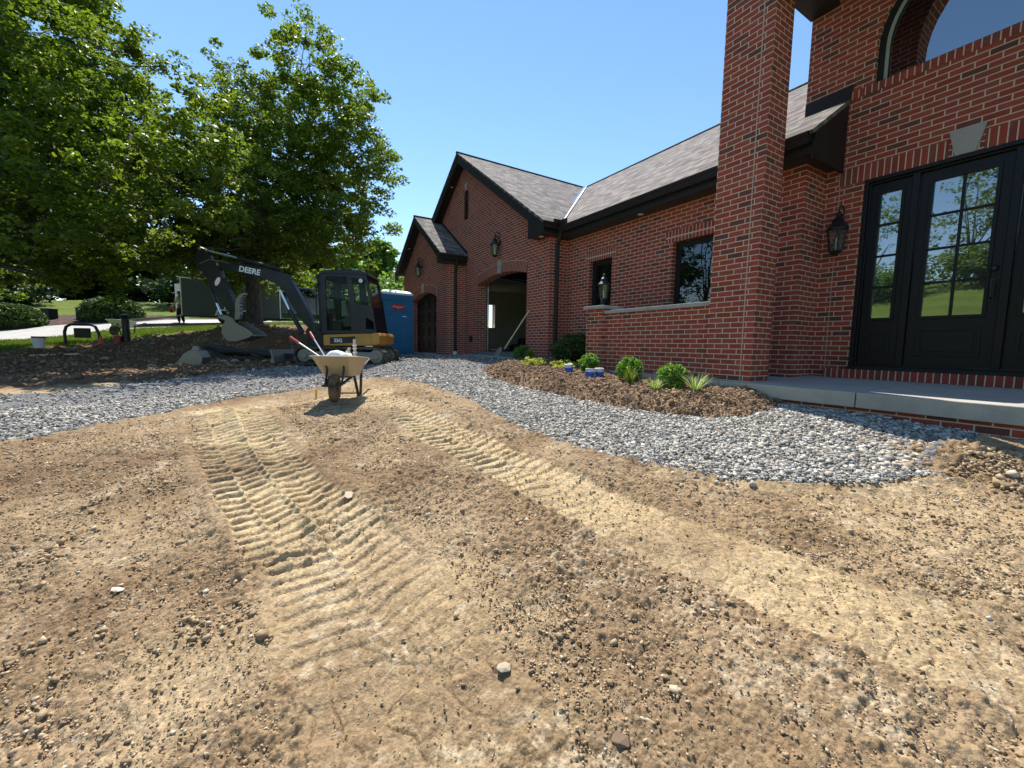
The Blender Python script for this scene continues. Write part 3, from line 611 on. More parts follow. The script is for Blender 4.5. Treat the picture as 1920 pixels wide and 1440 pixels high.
roof('garage_roof', [(-7.69, 5.43, 3.17), (-7.69, EY, 3.17), (-12.42, RY, RZ), (-12.42, 5.43, RZ)], .05, (0, 1, 0))
roof('garage_roof', [(-17.35, 5.43, 3.05), (-17.35, 14.9, 3.05), (-12.42, 10.65, RZ), (-12.42, 5.43, RZ)], .05, (0, 1, 0))
sap = 4.90
roof('small_gable_roof', [(-12.22, 4.83, 3.21), (-12.22, YG+.02, 3.21), (-14.75, YG+.02, sap), (-14.75, 4.83, sap)], .05, (0, 1, 0))
roof('small_gable_roof', [(-17.28, 4.83, 3.21), (-17.28, YG+.02, 3.21), (-14.75, YG+.02, sap), (-14.75, 4.83, sap)], .05, (0, 1, 0))
M['ridge'] = paint('ridge_shingles', (.05, .043, .037), .95, .3, scale=12, spec=.05)
for a_, b_ in (((-12.42, 5.42, RZ), (-12.42, RY, RZ)), ((-12.42, RY, RZ), (-3.2, RY, RZ)), ((-14.75, 4.82, sap), (-14.75, YG, sap))): part('ridge_cap', MB().tube([a_, b_], .04, 6), 'ridge')
def strip(name, pts, w, mat, up=.012):
    a, b = [Vector(p) for p in pts]; d = (b-a).normalized(); s = d.cross(Vector((0, 0, 1))).normalized()
    mb = MB(); nL = Vector((.555, 0, .83)); nR = Vector((0, -.56, .83))
    return a, b, s
va, vb = Vector((-7.72, EY+.03, EZ+.03)), Vector((-12.30, RY-.12, RZ-.06))
mb = MB(); sL = Vector((-.07, -.0, .062)); sR = Vector((.05, .07, .062)); U = Vector((0, 0, .014))
mb.add([va+U, vb+U, vb+sR*.9+U, va+sR*.9+U, va-U, vb-U, vb+sR*.9-U, va+sR*.9-U], [(0, 3, 2, 1), (4, 5, 6, 7), (0, 4, 7, 3), (3, 7, 6, 2), (2, 6, 5, 1), (1, 5, 4, 0)])
mb.add([va+sL*1.0+U, vb+sL*1.0+U, vb+U, va+U], [(0, 3, 2, 1)])
part('valley_flashing', mb, 'alum')
# tower / portico roof (above the picture; it shades the entry)
roof('porch_roof', [(-3.28, 4.95, 5.13), (-3.28, 12, 5.13), (-1.52, 12, 6.9), (-1.52, 4.95, 6.9)], .06, (0, 1, 0))
roof('porch_roof', [(.24, 4.95, 5.13), (.24, 12, 5.13), (-1.52, 12, 6.9), (-1.52, 4.95, 6.9)], .06, (0, 1, 0))
part('porch_beam', MB().box(-3.22, -2.88, 5.1, YD-.002, 5.02, 5.10), 'bronze'); part('porch_beam', MB().box(-.16, .18, 5.1, YD-.002, 5.02, 5.10), 'bronze')
parch = [(-1.52+.93*math.cos(math.pi*i/20), 4.72+1.15*math.sin(math.pi*i/20)) for i in range(21)]
part('porch_gable', MB().prism([(-2.85, 4.85), (-2.67, 4.95)]+[p for p in reversed(parch)]+[(-.37, 4.95), (-.19, 4.85), (.16, 4.85), (.16, 5.12), (-1.52, 6.8), (-3.2, 5.12), (-3.2, 4.85)] if 0 else
     [(-3.2, 4.56), (-2.45, 4.56)]+list(reversed(parch))+[(-.59, 4.56), (.16, 4.56), (.16, 5.2), (-1.52, 6.75), (-3.2, 5.2)], 'Y', 5.24, 5.60), 'brick', uvw)
part('porch_ceiling', MB().box(-2.88, -.17, 5.6, YD-.003, 6.2, 6.24).box(-2.9, -2.88, 5.6, YD-.003, 5.10, 6.2).box(-.17, -.15, 5.6, YD-.003, 5.10, 6.2), 'soffit')
# portico pillars
for nm, x0 in (('pillar', -3.46), ('pillar', -.19)):
    part(nm, MB().box(x0, x0+.61, 5.22, 5.63, -.012, 5.02), 'brick', uvw)
M['joint'] = paint('joint_sealant', (.45, .36, .28), .9, .1)
part('mortar_joint', MB().box(-2.987, -2.975, 5.2165, 5.2205, 0, 5.0), 'joint'); part('mortar_joint', MB().box(-2.70, -2.692, YD-.003, YD+.001, .05, 3.9), 'joint')
# eaves: fascia, gutter, soffit
def gutter(p0, p1, out, name='gutter', h=.13, d=.12):
    # K-style profile swept from p0 to p1, `out` = horizontal outward direction
    a, b, o = Vector(p0), Vector(p1), Vector(out); prof = [(0, 0), (d*.62, 0), (d*.74, h*.35), (d*.74, h*.5), (d, h*.78), (d, h), (d-.012, h), (d-.012, h*.8), (d*.66, h*.5), (d*.6, .012), (.012, .012), (.012, h), (0, h)]
    vs = [q+o*x+Vector((0, 0, z)) for q in (a, b) for x, z in prof]; n = len(prof)
    fs = [(i, (i+1) % n, n+(i+1) % n, n+i) for i in range(n)]+[tuple(range(n)), tuple(reversed(range(n, 2*n)))]
    fs += [(2, 7, 8, 9)] if 0 else []
    mb = MB().add(vs, fs)
    caps = [q+o*x+Vector((0, 0, z)) for q in (a, b) for x, z in [(0, 0), (d*.62, 0), (d*.74, h*.35), (d, h*.78), (d, h), (0, h)]]
    mb.add(caps, [tuple(range(6)), tuple(reversed(range(6, 12)))])
    return part(name, mb, 'bronze')
gutter((-7.60, 5.97, 2.965), (-2.70, 5.97, 2.965), (0, -1, 0))
part('fascia', MB().box(-7.60, -2.70, 5.971, 6.0, 2.86, 3.10), 'bronze')
part('soffit', MB().box(-7.82, -2.70, 6.0, YM-.001, 2.862, 2.885), 'soffit'); part('soffit', MB().box(-2.869, -2.70, YM, YD-.001, 2.862, 2.885), 'soffit')
part('fascia', MB().prism([(5.97, 2.80), (YD-.002, 2.80), (YD-.002, EZ+ms*(YD-EY)-.06), (6.0, EZ+ms*.08), (5.97, 3.0)], 'X', -2.70, -2.67), 'bronze')
part('wall_flashing', MB().prism([(-3.19, EZ+ms*(YD-EY)-.02), (-2.66, EZ+ms*(YD-EY)-.02), (-2.66, EZ+ms*(YD-EY)+.04), (-2.62, EZ+ms*(YD-EY)+.15), (-3.19, EZ+ms*(YD-EY)+.15)], 'Y', YD-.035, YD-.012), 'bronze')
# garage right eave
gutter((-7.79, 5.47, 3.03), (-7.79, 5.95, 3.03), (1, 0, 0), h=.14, d=.11)
part('gutter_guard', MB().box(-7.70, -7.66, 5.72, 5.90, 3.15, 3.24).box(-7.66, -7.42, 5.86, 5.89, 3.08, 3.22), 'bronze')
part('soffit', MB().box(-7.84, -7.72, 5.48, 6.0, 2.905, 2.925).box(-8.35, -7.79, 5.47, YG-.001, 2.905, 2.925), 'soffit')
part('fascia', MB().box(-7.81, -7.791, 5.47, 6.0, 2.91, 3.14), 'bronze')
def rake(xa, za, xe, ze, yf, dz, endx, endz, name='rake_board'):
    # board under the roof edge from apex to eave, ending in the boxed return
    return part(name, MB().prism([(xa, za-.05), (xa, za-.05-dz), (endx, endz+ (za-.05-dz-endz)*0+(abs(endx-xe))*SL+.0), (endx, endz), (xe, endz), (xe, ze-.05)], 'Y', yf, yf+.03), 'bronze')
rake(-12.42, RZ, -7.72, 3.20, 5.45, .25, -8.33, 2.90); part('rake_board', MB().prism([(-12.42, RZ-.05), (-12.42, RZ-.30), (-17.0, RZ-.30-4.58*SL), (-17.3, 3.0)], 'Y', 5.45, 5.48), 'bronze')
def rsoff(xa, za, xb, y0, y1):
    zb = za-abs(xb-xa)*SL
    return part('rake_soffit', MB().add([(xa, y0, za), (xb, y0, zb), (xb, y1, zb), (xa, y1, za), (xa, y0, za+.02), (xb, y0, zb+.02), (xb, y1, zb+.02), (xa, y1, za+.02)], [(0, 1, 2, 3), (7, 6, 5, 4), (0, 4, 5, 1), (3, 2, 6, 7)]), 'bronze')
rsoff(-12.42, RZ-.20, -8.2, 5.48, YG-.002); rsoff(-12.42, RZ-.20, -17.0, 5.48, YG-.002)
rake(-14.75, sap, -12.24, 3.22, 4.85, .20, -12.56, 2.93); rake(-14.75, sap, -17.26, 3.22, 4.85, .20, -16.94, 2.93)
rsoff(-14.75, sap-.17, -12.5, 4.88, YS-.002); rsoff(-14.75, sap-.17, -17.0, 4.88, YS-.002)
part('soffit', MB().box(-12.56, -12.3, 4.87, YS-.001, 2.935, 2.95).box(-12.469, -12.3, YS-.001, YG-.001, 2.935, 2.95), 'soffit'); part('soffit', MB().box(-17.2, -16.94, 4.87, YS-.001, 2.935, 2.95), 'soffit')
gutter((-12.33, 4.87, 3.04), (-12.33, YG-.003, 3.04), (1, 0, 0), h=.14, d=.11); part('fascia', MB().box(-12.35, -12.331, 4.87, YG-.003, 2.94, 3.19), 'bronze')
part('step_flashing', MB().prism([(-12.28, 3.22), (-12.28, 3.34), (-14.75, 3.34+2.47*SL), (-14.75, 3.22+2.47*SL)], 'Y', YG-.012, YG-.004), 'bronze')
for x, y, z in [(-5.55, 6.12, 2.862), (-8.02, 5.62, 2.905), (-13.25, 5.62, RZ-.20-.83*SL), (-15.85, 5.0, sap-.17-1.1*SL)]:
    part('soffit_light', MB().lathe([(.045, -.006), (.055, -.002), (.055, .004)], (x, y, z), 14), 'whitep')
# downspouts
def dspout(x, y, ztop, zb, dy, name='downspout', topx=0):
    p = [(x+.0+topx, y-dy, ztop), (x+topx*.9, y-dy*.95, ztop-.12), (x, y, ztop-.36), (x, y, zb)]
    return part(name, MB().tube(p, [.045, .045, .045, .045], 8), 'bronze')
dspout(XG+.055, YG+.16, 3.05, .10, .0, topx=.10); dspout(XS+.055, YG-.35, 3.06, .12, 0, topx=.10)
part('pipe_adapter', MB().lathe([(.05, -.1), (.05, .06), (.065, .06), (.065, .13), (.045, .13)], (XG+.055, YG+.16, 0), 14), 'whitep')
part('pipe_adapter', MB().lathe([(.05, -.1), (.05, .08), (.07, .08), (.07, .17), (.045, .17)], (XS+.055, YG-.35, .02), 14), 'whitep')
# soldier lintels, rowlock sills, arches, keystones
def soldier(x0, x1, z0, z1, y, name='brick_lintel', keep=None): return part(name, MB().box(x0, x1, y-.004, y+.05, z0, z1), 'soldier', uvs)
soldier(W1[0]-.12, W1[1]+.12, W1[3], W1[3]+.21, YM); soldier(W2[0]-.16, W2[1]+.16, W2[3], W2[3]+.21, YM)
soldier(DX0-.29, -1.66, DZ1, DZ1+.20, YD); soldier(-1.38, 1.2, DZ1, DZ1+.20, YD) if 0 else soldier(-1.38, -.33, DZ1, DZ1+.20, YD)
part('keystone', MB().prism([(-1.60, DZ1), (-1.44, DZ1), (-1.375, DZ1+.275), (-1.665, DZ1+.275)], 'Y', YD-.03, YD+.05), 'stone', bevel=.004)
soldier(-2.80, -.2, asill-.10, asill, YD, 'brick_sill')
part('brick_sill', MB().box(DX0-.25, -.35, YD-.10, YD-.003, .045, .165), 'rowlock', uvs); part('door_threshold', MB().box(DX0, DX1, YD-.08, YD+.1, .167, .205), 'bronze')
part('brick_sill', MB().box(W1[0]-.10, W1[1]+.10, YM-.03, YM+.1, W1[2]-.10, W1[2]), 'rowlock', uvs); part('brick_sill', MB().box(W2[0]-.10, W2[1]+.10, YM-.03, YM+.1, W2[2]-.10, W2[2]), 'rowlock', uvs)
def arch_band(x0, x1, zs, rise, w, y, name='brick_arch', ext=0.0):
    a = arch_pts(x0, x1, zs, rise, 40); c = (x0+x1)/2; h = (x1-x0)/2; R = (h*h+rise*rise)/(2*rise); zc = zs+rise-R
    o = [(c+(x-c)*(R+w)/R, zc+(z-zc)*(R+w)/R) for x, z in a]
    mb = MB(); n = len(a); L = 0; uv = {}
    vs = []
    for i, (p, q) in enumerate(zip(a, o)):
        for pt, k in ((p, 0), (q, 1)):
            for yy in (y-.012, y+.05): uv[len(vs)] = (k*w+.03, L); vs.append((pt[0], yy, pt[1]))
        if i < n-1: L += math.hypot(a[i+1][0]-p[0], a[i+1][1]-p[1])*(R+w/2)/R
    fs = []
    for i in range(n-1):
        b = i*4; fs += [(b, b+4, b+6, b+2), (b+1, b+3, b+7, b+5), (b, b+1, b+5, b+4), (b+2, b+6, b+7, b+3)]
    fs += [(0, 2, 3, 1), (4*(n-1), 4*(n-1)+1, 4*(n-1)+3, 4*(n-1)+2)]
    mb.add(vs, fs); key = {tuple(round(x, 5) for x in v): uv[i] for i, v in enumerate(vs)}
    return part(name, mb, 'soldier', lambda co, nn: key[tuple(round(x, 5) for x in co)])
arch_band(*BA, .30, YG); arch_band(*SA, .27, YS); arch_band(-12.56, -12.22, 5.12, .165, .11, YG)
def keyst(x, z, w, h, y): part('keystone', MB().prism([(x-w*.36, z), (x+w*.36, z), (x+w*.5, z+h), (x-w*.5, z+h)], 'Y', y-.035, y+.04), 'stone', bevel=.004)
keyst(-10.165, BA[2]+BA[3]-.01, .22, .36, YG); keyst(-14.70, SA[2]+SA[3]-.01, .20, .34, YS); keyst(-12.39, 5.26, .13, .20, YG)
part('wall_vent', MB().lathe([(.0, -.02), (.09, -.02), (.10, 0), (.10, .03)], (0, 0, 0), 18, Matrix.Translation((-11.95, YG-.02, .60)) @ Matrix.Rotation(math.radians(-90), 4, 'X')), 'iron')
# windows
def window(x0, x1, z0, z1, y, fw=.055, blind=None, gl='wglass'):
    f = part('window', MB().prism(rc(x0, x1, z0, z1), 'Y', y+.09, y+.17, [rc(x0+fw, x1-fw, z0+fw, z1-fw)]), 'bronze')
    p = MB().box(x0+fw, x1-fw, y+.125, y+.131, z0+fw, z1-fw).build('pane', M[gl], None)
    p.location = -wloc(house); p.parent = f; p.location = -wloc(f)
    q = MB().prism(rc(x0+fw, x1-fw, z0+fw, z1-fw), 'Y', y+.108, y+.124, [rc(x0+fw+.03, x1-fw-.03, z0+fw+.03, z1-fw-.03)]).build('sash', M['bronze'], f); q.location = -wloc(f)
    return f
f1 = window(*W1, YM); f2 = window(*W2, YM)
def sub(name, mb, mat, parent, uvf=None, bevel=0, smooth=False):
    o = mb.build(name, M[mat], parent, False, uvf, smooth, bevel); o.location = -wloc(parent); return o
M['jamb'] = paint('grey_jamb_liner', (.30, .33, .30), .7, .05); M['intdark'] = paint('dark_interior', (.03, .03, .03), .9, .1); M['infloor'] = concrete('garage_floor', (.16, .155, .145))
sub('jamb_liner', MB().box(W1[0]+.058, W1[0]+.14, YM+.18, YM+.2, W1[2]+.05, W1[3]-.05), 'jamb', f1); sub('jamb_liner', MB().box(W2[0]+.06, W2[0]+.17, YM+.18, YM+.2, W2[2]+.05, W2[3]-.05), 'jamb', f2)
f3 = part('window', MB().prism(gwin, 'Y', YG+.02, YG+.12, [[(-12.39+(x+12.39)*.7, 4.74+(z-4.74)*.93) for x, z in gwin]]), 'bronze'); sub('pane', MB().prism([(-12.39+(x+12.39)*.72, 4.74+(z-4.74)*.94) for x, z in gwin], 'Y', YG+.05, YG+.06), 'uglass', f3)
cx, cz = (ax0+ax1)/2, aspr
aw = [(x, z) for x, z in archop]; sc = lambda k, kz: [(cx+(x-cx)*k, asill+.0+(z-asill)*kz+(.03 if z <= asill+.01 else 0)) for x, z in archop]
f4 = part('arch_window', MB().prism(archop, 'Y', YD+.05, YD+.16, [sc(.93, .955)]), 'bronze'); sub('pane', MB().prism(sc(.94, .96), 'Y', YD+.10, YD+.11), 'uglass', f4)
sub('jamb_liner', MB().prism(sc(.925, .95), 'Y', YD+.062, YD+.075, [sc(.885, .925)]), 'jamb', f4)
part('interior', MB().box(ax0-.2, 1.2, YD+1.5, YD+1.55, 3.0, 5.9).box(-7.5, -3.0, YM+1.6, YM+1.65, 0, 2.9).box(-7.5, -3.0, YM+.32, YM+1.6, .0, .02), 'intdark')
# front door set
door = part('front_door', MB().prism(rc(DX0, DX1, DZ0, DZ1), 'Y', YD+.03, YD+.17, [rc(DX0+.06, DX0+.46, DZ0+.03, DZ1-.07), rc(DX0+.53, DX1-.53, DZ0+.03, DZ1-.07), rc(DX1-.46, DX1-.06, DZ0+.03, DZ1-.07)]), 'door', bevel=.006)
sub('brick_mould', MB().prism(rc(DX0, DX1, DZ0, DZ1), 'Y', YD-.012, YD+.03, [rc(DX0+.045, DX1-.045, DZ0, DZ1-.045)]), 'door', door, bevel=.005)
def leaf(name, x0, x1, z0, z1, gx, gz0, gz1, cols, rows, panel):
    g = rc(x0+gx, x1-gx, gz0, gz1); p = rc(x0+gx-.01, x1-gx+.01, *panel)
    o = sub(name, MB().prism(rc(x0, x1, z0, z1), 'Y', YD+.07, YD+.115, [g]), 'door', door)
    # everything below is built as mouldings fixed on the leaf (parts of the door set)
    mb = MB().prism(rc(x0+gx-.035, x1-gx+.035, gz0-.035, gz1+.035), 'Y', YD+.056, YD+.069, [rc(x0+gx-.002, x1-gx+.002, gz0-.002, gz1+.002)])
    mb.prism(rc(x0+gx-.02, x1-gx+.02, *panel), 'Y', YD+.060, YD+.069, [rc(x0+gx+.015, x1-gx-.015, panel[0]+.035, panel[1]-.035)])
    mb.prism(rc(x0+gx+.035, x1-gx-.035, panel[0]+.055, panel[1]-.055), 'Y', YD+.062, YD+.069)
    w = x1-x0-2*gx; h = gz1-gz0
    for i in range(1, cols): mb.box(x0+gx+w*i/cols-.013, x0+gx+w*i/cols+.013, YD+.072, YD+.086, gz0, gz1)
    for i in range(1, rows): mb.box(x0+gx, x1-gx, YD+.073, YD+.0855, gz0+h*i/rows-.013, gz0+h*i/rows+.013)
    sub('moulding', mb, 'door', door, bevel=.003)
    sub('glass', MB().box(x0+gx-.0, x1-gx+.0, YD+.090, YD+.096, gz0, gz1), 'dglass', door)
leaf('sidelight', DX0+.065, DX0+.455, DZ0+.035, DZ1-.075, .095, .84, 2.42, 1, 5 if 0 else 4, (.36, .66))
leaf('door_leaf', DX0+.535, DX1-.535, DZ0+.035, DZ1-.075, .10 if 0 else .115, .84, 2.42, 2, 4, (.36, .70))
leaf('sidelight', DX1-.455, DX1-.065, DZ0+.035, DZ1-.075, .095, .84, 2.42, 1, 4, (.36, .66))
hx = DX1-.535-.055
sub('door_handle', MB().box(hx-.022, hx+.022, YD+.055, YD+.069, .98, 1.22).tube([(hx, YD+.06, 1.19), (hx, YD+.0, 1.18), (hx, YD-.01, 1.12), (hx, YD+.0, 1.02), (hx, YD+.055, 1.0)], .011, 8), 'iron', door, bevel=.003)
sub('lock', MB().lathe([(.034, 0), (.034, .012), (.02, .03), (0, .03)], (0, 0, 0), 18, Matrix.Translation((hx, YD+.069, 1.33)) @ Matrix.Rotation(math.radians(90), 4, 'X')), 'iron', door)
# porch slab, brick base
slab = MB()
for x0, x1 in ((-5.52, -3.20), (-3.192, -1.74), (-1.732, .6)): slab.prism([(5.12, -.012), (5.12, -.165), (YD-.02 if x0 > -3.3 else YM-.01, -.165), (YD-.02 if x0 > -3.3 else YM-.01, .045)], 'X', x0, x1)
part('porch_slab', slab, 'concrete', bevel=.008)
part('slab_base', MB().box(-5.45, .55, 5.17, 5.4, -.62, -.168), 'brick', uvw)
part('foundation', MB().box(XG-.02, XG+.35, YG-.03, YM-.02, -.3, -.0).box(-8.8, XG+.012, YG-.02, YG+.0, -.3, .03), 'concrete')
# garage: floor, doors, room
part('garage_floor', MB().box(-16.88, XG-.02, YG+.305, 14.7, -.2, .21).box(BA[0]-.05, BA[1]+.05, YG-.12, YG+.30, -.2, .205), 'infloor')
part('garage_apron', MB().box(BA[0]-.25, BA[1]+.3, YG-.42, YG-.125, -.3, .10).box(SA[0]-.1, SA[1]+.05, YS-.3, YS+.4, -.3, .09), 'concrete')
part('garage_lining', MB().box(-16.895, -16.87, YG+.31, 8.87, .2, 2.85).box(-16.895, -16.87, 9.36, 14.6, .2, 2.85).box(-16.895, -16.87, 8.87, 9.36, .2, 1.15).box(-16.895, -16.87, 8.87, 9.36, 2.29, 2.85).box(-16.86, -8, 12.6, 12.65, .2, 2.85).box(-8.15, -8.1, YG+.31, 12.6, .2, 2.85).box(-16.9, -8.1, YG+.31, 12.65, 2.85, 2.9), 'drywall')
gw = part('window', MB().prism([(8.87, 1.15), (9.36, 1.15), (9.36, 2.29), (8.87, 2.29)], 'X', -17.0, -16.84, [[(8.92, 1.2), (9.31, 1.2), (9.31, 2.24), (8.92, 2.24)]]), 'whitep')
gdo = part('garage_door', MB().prism([(SA[0]-.05, .09)]+[(x, z+.03) for x, z in arch_pts(*SA)]+[(SA[1]+.05, .09)], 'Y', YS+.24, YS+.285), 'gdoor')
pm = MB()
for r in range(4):
    for c in range(4):
        x0 = SA[0]+.08+c*.63; z0 = .18+r*.5; pm.prism(rc(x0, x0+.55, z0, z0+.38), 'Y', YS+.225, YS+.239, [rc(x0+.04, x0+.51, z0+.04, z0+.34)])
sub('door_panels', pm, 'gdoor', gdo)
open_door = part('open_garage_door', MB().box(BA[0]+.05, BA[1]-.05, YG+.6, YG+2.9, 2.52, 2.57), 'gdoor')
sub('door_track', MB().tube([(BA[0]+.06, YG+.34, .22), (BA[0]+.06, YG+.34, 2.2), (BA[0]+.06, YG+.5, 2.42), (BA[0]+.06, YG+3.2, 2.46)], .022, 6).tube([(BA[1]-.06, YG+.34, .22), (BA[1]-.06, YG+.34, 2.2), (BA[1]-.06, YG+.5, 2.42), (BA[1]-.06, YG+3.2, 2.46)], .022, 6).tube([(BA[0]+.06, YG+.45, 2.52), (BA[1]-.06, YG+.45, 2.52)], .03, 6), 'alum', open_door)
sub('door_opener', MB().box(-11.6, -11.2, YG+2.9, YG+3.2, 2.28, 2.44).tube([(-11.4, YG+.45, 2.5), (-11.4, YG+2.9, 2.42)], .02, 6).tube([(-11.6, YG+3.0, 2.44), (-11.6, YG+3.0, 2.85)], .012, 5).tube([(-11.2, YG+3.0, 2.44), (-11.2, YG+3.0, 2.85)], .012, 5), 'iron', open_door)
# small numbers plate on the wall beside the first window
nb = MB()
for i in range(3): nb.box(-7.36+i*.085, -7.31+i*.085, YM-.014, YM-.002, .86, 1.06)
part('standing_bricks', nb, 'soldier', uvs) if 0 else None
# low porch wall
lw = empty('low_porch_wall', (-5.0, 5.4, 0), 0, 'waist high brick wall with a pale stone cap and square end pier by the porch', 'wall')
part('wall', MB().box(-5.49, -3.462, 5.27, 5.50, 0, .985), 'brick', uvw, lw); part('pier', MB().box(-5.90, -5.49, 5.20, 5.62, -.35, 1.075), 'brick', uvw, lw)
part('cap', MB().box(-5.48, -3.463, 5.235, 5.535, .987, 1.045), 'stone', None, lw, .006); part('pier_cap', MB().box(-5.95, -5.44, 5.15, 5.67, 1.077, 1.137), 'stone', None, lw, .008)
# lanterns
def lantern_body(t, z0, s=1.0, y0=0.0):
    """six sided tapered lantern standing on z0, parts under thing t"""
    n = 6; L = MB(); L.lathe([(.02*s, 0), (.05*s, .02*s), (.075*s, .045*s), (.08*s, .06*s)], (0, y0, z0), n)
    L.lathe([(.115*s, .33*s), (.13*s, .335*s), (.13*s, .35*s), (.075*s, .42*s), (.06*s, .45*s), (.075*s, .46*s), (.04*s, .50*s), (.018*s, .53*s), (.028*s, .55*s), (0, .59*s)], (0, y0, z0), 12)
    for k in range(n):
        a = 2*math.pi*k/n; c, q = math.cos(a), math.sin(a); L.tube([(.078*s*c, y0+.078*s*q, z0+.06*s), (.115*s*c, y0+.115*s*q, z0+.335*s)], .006*s, 5)
        a2 = a+2*math.pi/n; L.tube([(.078*s*c, y0+.078*s*q, z0+.06*s), (.115*s*math.cos(a2), y0+.115*s*math.sin(a2), z0+.335*s)], .0025*s, 4)
    L.build('frame', M['iron'], t)
    MB().lathe([(.074*s, .062*s), (.110*s, .332*s)], (0, y0, z0), n).build('glass', M['lglass'], t)
    MB().tube([(0, y0, z0+.05*s), (0, y0, z0+.17*s)], .013*s, 8).ell((0, y0, z0+.20*s), (.013*s, .013*s, .035*s), 8, 6).build('candle', M['whitep'], t, smooth=True)
def wall_lantern(x, y, z, label, s=1.0):
    t = empty('wall_lantern', (x, y, z), 0, label, 'wall lantern', 'black wall lanterns on the brick')
    lantern_body(t, 0, s, -.17*s)
    MB().lathe([(.055*s, 0), (.05*s, .015), (.03*s, .02)], (0, 0, 0), 14, Matrix.Translation((0, 0, .42*s)) @ Matrix.Rotation(math.radians(90), 4, 'X')).build('wall_plate', M['iron'], t)
    pts = []
    for k in range(15):
        a = math.radians(-60+k*20); r = .075*s; pts.append((0, -.09*s-r*math.cos(a)*1.1, .60*s+r*math.sin(a)))
    MB().tube([(0, -.015, .42*s), (0, -.05*s, .50*s)]+pts[3:]+[(0, -.17*s, .585*s)], .009*s, 6).tube([(0, -.015, .40*s), (0, -.07*s, .30*s), (0, -.17*s, .02*s)], .007*s, 6).build('bracket', M['iron'], t)
    return t
wall_lantern(-2.62, YD, 1.68, 'black wall lantern with a scrolled bracket close beside the front door', .98)
wall_lantern(-10.17, YG, 2.80, 'black wall lantern above the open garage arch on the tall gable', 1.0)
wall_lantern(-14.72, YS, 2.78, 'black wall lantern above the closed garage arch on the small gable', 1.0)
t = empty('post_lantern', (-5.70, 5.41, 1.137), 0, 'black glass lantern standing on the stone cap of the low wall pier', 'lantern')
MB().lathe([(.08, 0), (.08, .012), (.03, .03), (.025, .07), (.045, .09), (.03, .11)], n=14).build('base', M['iron'], t); lantern_body(t, .10, .86)
# ------------------------------------------------------------------ foliage
def leaf_cloud(name, C, sig, per, size, mat, parent=None, flat=.35, droop=.0, aspect=.62, seedt=None):
    """many small folded leaf faces around clump centres C (n,3); sig = clump radius"""
    C = np.asarray(C, float); n = len(C)*per; P = np.repeat(C, per, 0)
    sg = np.repeat(np.broadcast_to(sig, (len(C),)), per)[:, None]
    d = npr.normal(0, 1, (n, 3)); d /= np.linalg.norm(d, axis=1)[:, None]; P = P+d*sg*npr.uniform(.15, 1, (n, 1))**.5*np.array([1, 1, .62])
    nm = npr.normal(0, 1, (n, 3)); nm[:, 2] = np.abs(nm[:, 2])+flat*2; nm /= np.linalg.norm(nm, axis=1)[:, None]
    a = np.cross(nm, npr.normal(0, 1, (n, 3))); a /= np.linalg.norm(a, axis=1)[:, None]; b = np.cross(nm, a)
    s = size*npr.uniform(.6, 1.25, (n, 1)); a = a*s*.5; b = b*s*.5*aspect
    V = np.stack([P-a, P-a*.1+b, P+a, P-a*.1-b], 1)
    V[:, 1] += nm*s*.12; V[:, 3] += nm*s*.12; V[:, :, 2] -= 0
    F = np.arange(n*4).reshape(n, 4); ct = npr.uniform(-.25, .25, len(C))
    tint = np.clip(np.repeat(ct, per)+npr.uniform(.1, .9, n), 0, 1)
    return npmesh(name, V.reshape(-1, 3), F, M[mat], {'tint': np.repeat(tint, 4)}, parent=parent)
def limb(mb, a, b, r0, r1, bend=.12, n=5, k=6):
    a, b = Vector(a), Vector(b); L = (b-a).length; o = Vector([rnd.uniform(-1, 1) for _ in range(3)])*L*bend
    pts = []
    for i in range(n+1):
        t = i/n; p = a.lerp(b, t)+o*math.sin(math.pi*t)+Vector((0, 0, -L*.06*math.sin(math.pi*t))); pts.append(p)
    mb.tube(pts, [r0+(r1-r0)*(i/n)**.8 for i in range(n+1)], k); return pts
def big_tree(name, base, trunk_h, r0, lobes, nclump, per, lsize, label, mat='maple', csig=.42, shell=.5, group=None, cat='tree', lean=(0, 0)):
    root = empty(name, base, 0, label, cat, group); B = Vector(base)
    mb = MB(); top = Vector((lean[0], lean[1], trunk_h)); fl = [(0, 0, -.4), (0, 0, .05), (0.02, 0, .4)]
    mb.tube([(0, 0, -.5), (0, 0, 0), (lean[0]*.2, lean[1]*.2, trunk_h*.25), (lean[0]*.6, lean[1]*.6, trunk_h*.65), top], [r0*1.5, r0*1.25, r0, r0*.9, r0*.75], 12)
    tot = sum(l[3]**2 for l in lobes); C = []; sg = []
    mains = []
    for l in sorted(lobes, key=lambda l: -l[3])[:9]:
        e = Vector(l[:3])-B; st = top.lerp(Vector((lean[0]*.5, lean[1]*.5, trunk_h*.7)), rnd.random()*.8) if e.z < trunk_h*2 else top
        mains.append(limb(mb, st, e, r0*.42, r0*.10, .10, 7, 7))
    allp = [p for ln in mains for p in ln[2:]]
    for l in lobes:
        e = Vector(l[:3])-B; src = min(allp, key=lambda p: (p-e).length+max(0, (p.z-e.z))*.8); limb(mb, src, e, r0*.13, r0*.05, .1, 4, 5)
        k = max(3, int(nclump*l[3]**2/tot)); rx = l[3]; rz = l[3]*(l[4] if len(l) > 4 else .85)
        for _ in range(k):
            d = Vector([rnd.gauss(0, 1) for _ in range(3)]).normalized(); q = (shell+(1.04-shell)*rnd.random()**.6)
            c = e+Vector((d.x*rx*q, d.y*rx*q, d.z*rz*q)); C.append(c); sg.append(csig*rnd.uniform(.55, 1.25))
            if rnd.random() < .22: limb(mb, e, c, r0*.035, r0*.012, .12, 3, 4)
    mb.build('trunk', M['bark'], root, smooth=True)
    leaf_cloud('crown', C, np.array(sg), per, lsize, mat, root)
    return root
